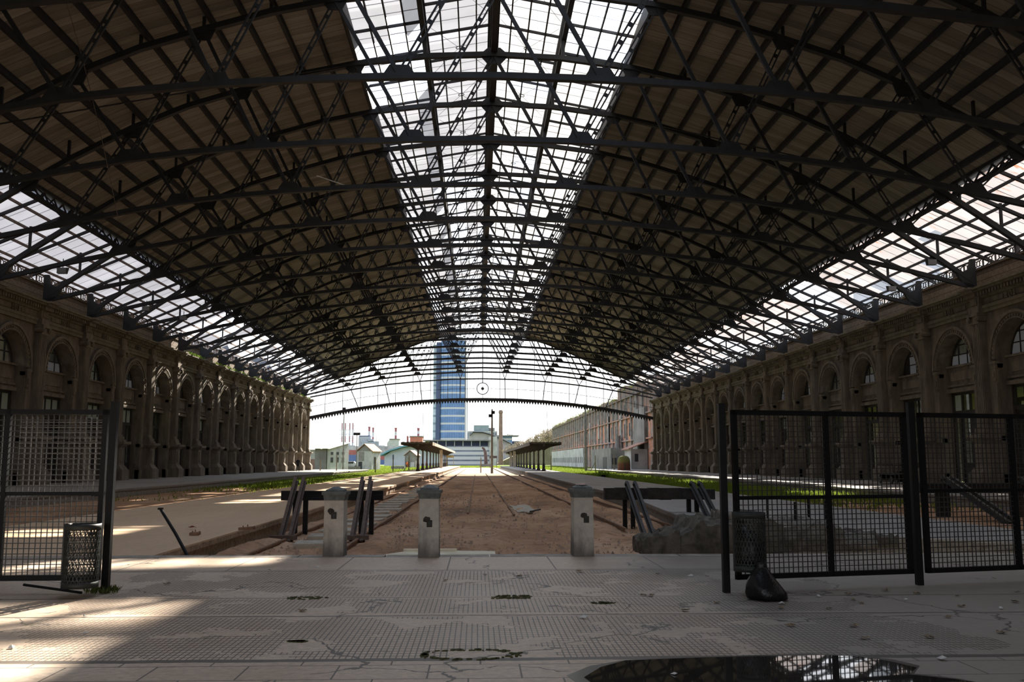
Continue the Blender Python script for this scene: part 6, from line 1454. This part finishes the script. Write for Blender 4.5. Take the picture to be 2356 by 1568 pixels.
MB().b2(25.6, 28.6, 180, 212, PIT, 3.9).build('annex_wall', M['grey_wall'], ab); MB().b2(25.55, 25.6, 186, 192, PIT, 2.2).build('doorway', M['dark_open'], ab); MB().lathe([(0.6, 3.9), (0.5, 6.3)], (27.5, 184), 10).build('vent_pipe', M['grey_wall'], ab)
MB().b2(25.8, 26.6, 179.9, 180, 0.8, 2.0).build('window_gap', M['dark_open'], ab); MB().b2(27.1, 27.6, 179.9, 180, 0.8, 2.0).build('window_gap', M['dark_open'], ab)
ws = empty('lean_to', (0, 0, 0)); tag(ws, 'small white lean-to with sloping roof tucked beside the right wall end', 'lean-to')
MB().b2(25.7, 28.5, 157, 164, PIT, 3.4).build('lean_to_wall', M['white_wall'], ws); MB().prism([(25.2, 156.6, 3.3), (28.5, 156.6, 4.6), (28.5, 156.6, 4.75), (25.2, 156.6, 3.45)], (0, 8, 0)).build('sloping_roof', M['red_tile'], ws); MB().b2(26.3, 26.9, 156.95, 157, 1.3, 2.6).build('window_gap', M['dark_open'], ws)
MB().b2(28.0, 28.6, 157, 168, 3.4, 10.5).build('grey_gable', M['grey_wall'], ws)
# buildings seen through the missing side glazing
for (x, y, z, w, d, m_, lb) in ((62, 120, 33, 26, 40, M['white_wall'], 'tall pale apartment building beyond the right glazed band'),):
    t = empty('apartment_building', (x, y, PIT)); tag(t, lb, 'building'); MB().b2(0, w, 0, d, 0, z - 6).build('wall', simple('hazy_white', (0.6, 0.62, 0.68), (0.5, 0.52, 0.58), 0.1, 0.9), t)
    MB().b2(4, w, 8, d, z - 6, z + 2).build('upper_wall', M['tower_white'], t)
    for q in range(5):
        for r_ in range(5): MB().b2(-0.1, 0.02, 3 + q * 7.5, 5.2 + q * 7.5, 8 + r_ * 4, 9.8 + r_ * 4).build('window', M['pole'], t)
    for r_ in range(3): MB().b2(-1.0, 0, 2, d - 2, 10 + r_ * 5.2, 10.3 + r_ * 5.2).build('balcony', M['grey_wall'], t)
for i, (x, y, h, lb) in enumerate(((-52, 196, 22, 'dark hipped roof house seen through the left glazing gaps'), (-50, 226, 21, 'second dark roofed house farther along the left glazing'))):
    t = empty('house', (x, y, PIT)); tag(t, lb, 'house'); MB().b2(-8, 3, -9, 9, 0, h).build('house_wall', M['grey_wall'], t)
    MB().frustum((-2.5, 0), h, h + 5, 12, 19, 5, 9).build('slate_roof', simple('slate', (0.10, 0.105, 0.12), (0.07, 0.075, 0.085), 0.5, 0.7), t)

# ---- trees
def tree(x, y, z0, h, r, label, m, seed, group, leaves=700, name='bare_tree', s=0.35):
    random.seed(seed); t = empty(name, (x, y, z0)); tag(t, label, 'tree', group)
    mb = MB(); mb.tube([(0, 0, -0.3), (0.1, 0, h * 0.35), (0, 0.1, h * 0.7)], 0.22, 6, 0.1)
    for _ in range(9):
        a_ = random.random() * 6.28; z1 = h * random.uniform(0.3, 0.6); mb.tube([(0, 0, z1), (r * 0.75 * math.cos(a_), r * 0.75 * math.sin(a_), z1 + h * random.uniform(0.15, 0.35))], 0.08, 5, 0.03)
    mb.build('trunk', M['pole'], t)
    c = MB()
    for _ in range(leaves):
        u = random.random(); a_ = random.random() * 6.28; ph_ = math.acos(2 * random.random() - 1); rr = r * (0.55 + 0.45 * random.random()) * (1 + 0.25 * math.sin(3 * a_ + seed)); px, py, pz = rr * math.sin(ph_) * math.cos(a_), rr * math.sin(ph_) * math.sin(a_), h * 0.66 + rr * 0.62 * math.cos(ph_)
        v1 = Vector((random.uniform(-1, 1), random.uniform(-1, 1), random.uniform(-1, 1))) * s; v2 = Vector((random.uniform(-1, 1), random.uniform(-1, 1), random.uniform(-1, 1))) * s; p0 = Vector((px, py, pz)); c.add([p0, p0 + v1, p0 + v2], [(0, 1, 2)])
    c.build('crown', m, t, fix=False)
M['twigs'] = blade_mat('bare_twigs', (0.24, 0.20, 0.14), (0.17, 0.145, 0.10)); M['foliage'] = blade_mat('dull_foliage', (0.18, 0.20, 0.05), (0.10, 0.12, 0.03))
random.seed(31)
HX = [(16.5, 440, 0, 10), (21, 445, 0.5, 12.5), (25.5, 440, 1, 14.5), (29, 430, 2, 16.5), (33, 425, 3, 18.5), (37.5, 420, 4, 20), (41, 415, 5, 21), (30, 380, 1, 17), (34, 370, 2, 18.5), (38, 375, 4, 19)]
HX = [(x, y, 0 if y < 400 else (z0 if z0 < 1 else z0 * 0.5), h) for x, y, z0, h in HX]
for i, (x, y, z0, h) in enumerate(HX):
    tree(x, y, z0 + PIT, h, 4.4, 'leafless brown tree on the slope, %s from the left' % ORD[i], M['twigs'], 100 + i, 'bare trees on the slope beyond the ruin', 1500, s=0.5)
mb = MB(); mb.prism([(8, 455, PIT), (20, 455, 5), (32, 455, 11), (60, 455, 16), (60, 455, PIT)], (0, 60, 0)); tag(mb.build('hillside', simple('brown_slope', (0.20, 0.18, 0.11), (0.13, 0.12, 0.07), 0.2, 0.95, space='pos')), 'brown slope', 'hill', kind='structure')
for i in range(26):
    y = 165 + i * 7.4; random.seed(200 + i)
    mb = MB(); L = random.uniform(1.5, 3.5)
    for _ in range(160):
        px, py, pz = random.uniform(-0.9, 0.5), random.uniform(-L, L), random.random() ** 1.6 * 1.1; s = 0.2; v = [Vector((random.uniform(-s, s), random.uniform(-s, s), random.uniform(-s, s))) for _ in range(2)]; p0 = Vector((29 + px, y + py, 13.7 + (1.3 if y < 190 else 0) + pz)); mb.add([p0, p0 + v[0], p0 + v[1]], [(0, 1, 2)])
    o = mb.build('wall_top_bush', M['foliage'] if i % 3 else M['twigs'], fix=False); tag(o, 'scrubby bush sprouting along the top of the brick ruin', 'bush', 'bushes along the top of the ruin')
for i, (x, y, h) in enumerate(((49, 150, 25), (50, 172, 24), (51, 200, 23))):
    tree(x, y, PIT, h, 5.5, 'thin leafless tree outside the right glazing, %s from the near end' % ORD[i], M['twigs'], 300 + i, 'bare trees outside the right glazing', 900, s=0.3)
for i, (x, y, h) in enumerate(((-46, 45, 14), (-48, 62, 15), (-47, 80, 13))):
    tree(x, y, PIT, h, 5.5, 'thin leafless tree seen through the left fanlights, %s from the near end' % ORD[i], M['twigs'], 400 + i, 'bare trees outside the left wall', 500, s=0.3)
# moss and weeds along the left cornice
for i, (y0, y1) in enumerate(((D(8.2), D(8.95)), (D(9.6), D(10.5)), (D(10.6), D(11.6)), (D(12), D(13.2)), (D(14), D(15.5)), (D(16.5), D(17.9)))):
    random.seed(500 + i); mb = MB()
    for _ in range(420):
        x = XC - 27.6 + random.uniform(0.15, 0.82); y = random.uniform(y0, y1); h = random.uniform(0.08, 0.32); a_ = random.random() * 6.28; w = 0.035
        mb.add([(x - w * math.cos(a_), y - w * math.sin(a_), 11.0), (x + w * math.cos(a_), y + w * math.sin(a_), 11.0), (x + random.uniform(-.1, .1), y + random.uniform(-.1, .1), 11.0 + h)], [(0, 1, 2)])
    o = mb.build('cornice_weeds', M['weed'], fix=False); tag(o, 'strip of green weeds on the left cornice, %s from the near end' % ORD[i], 'weeds', 'weed strips on the left cornice')
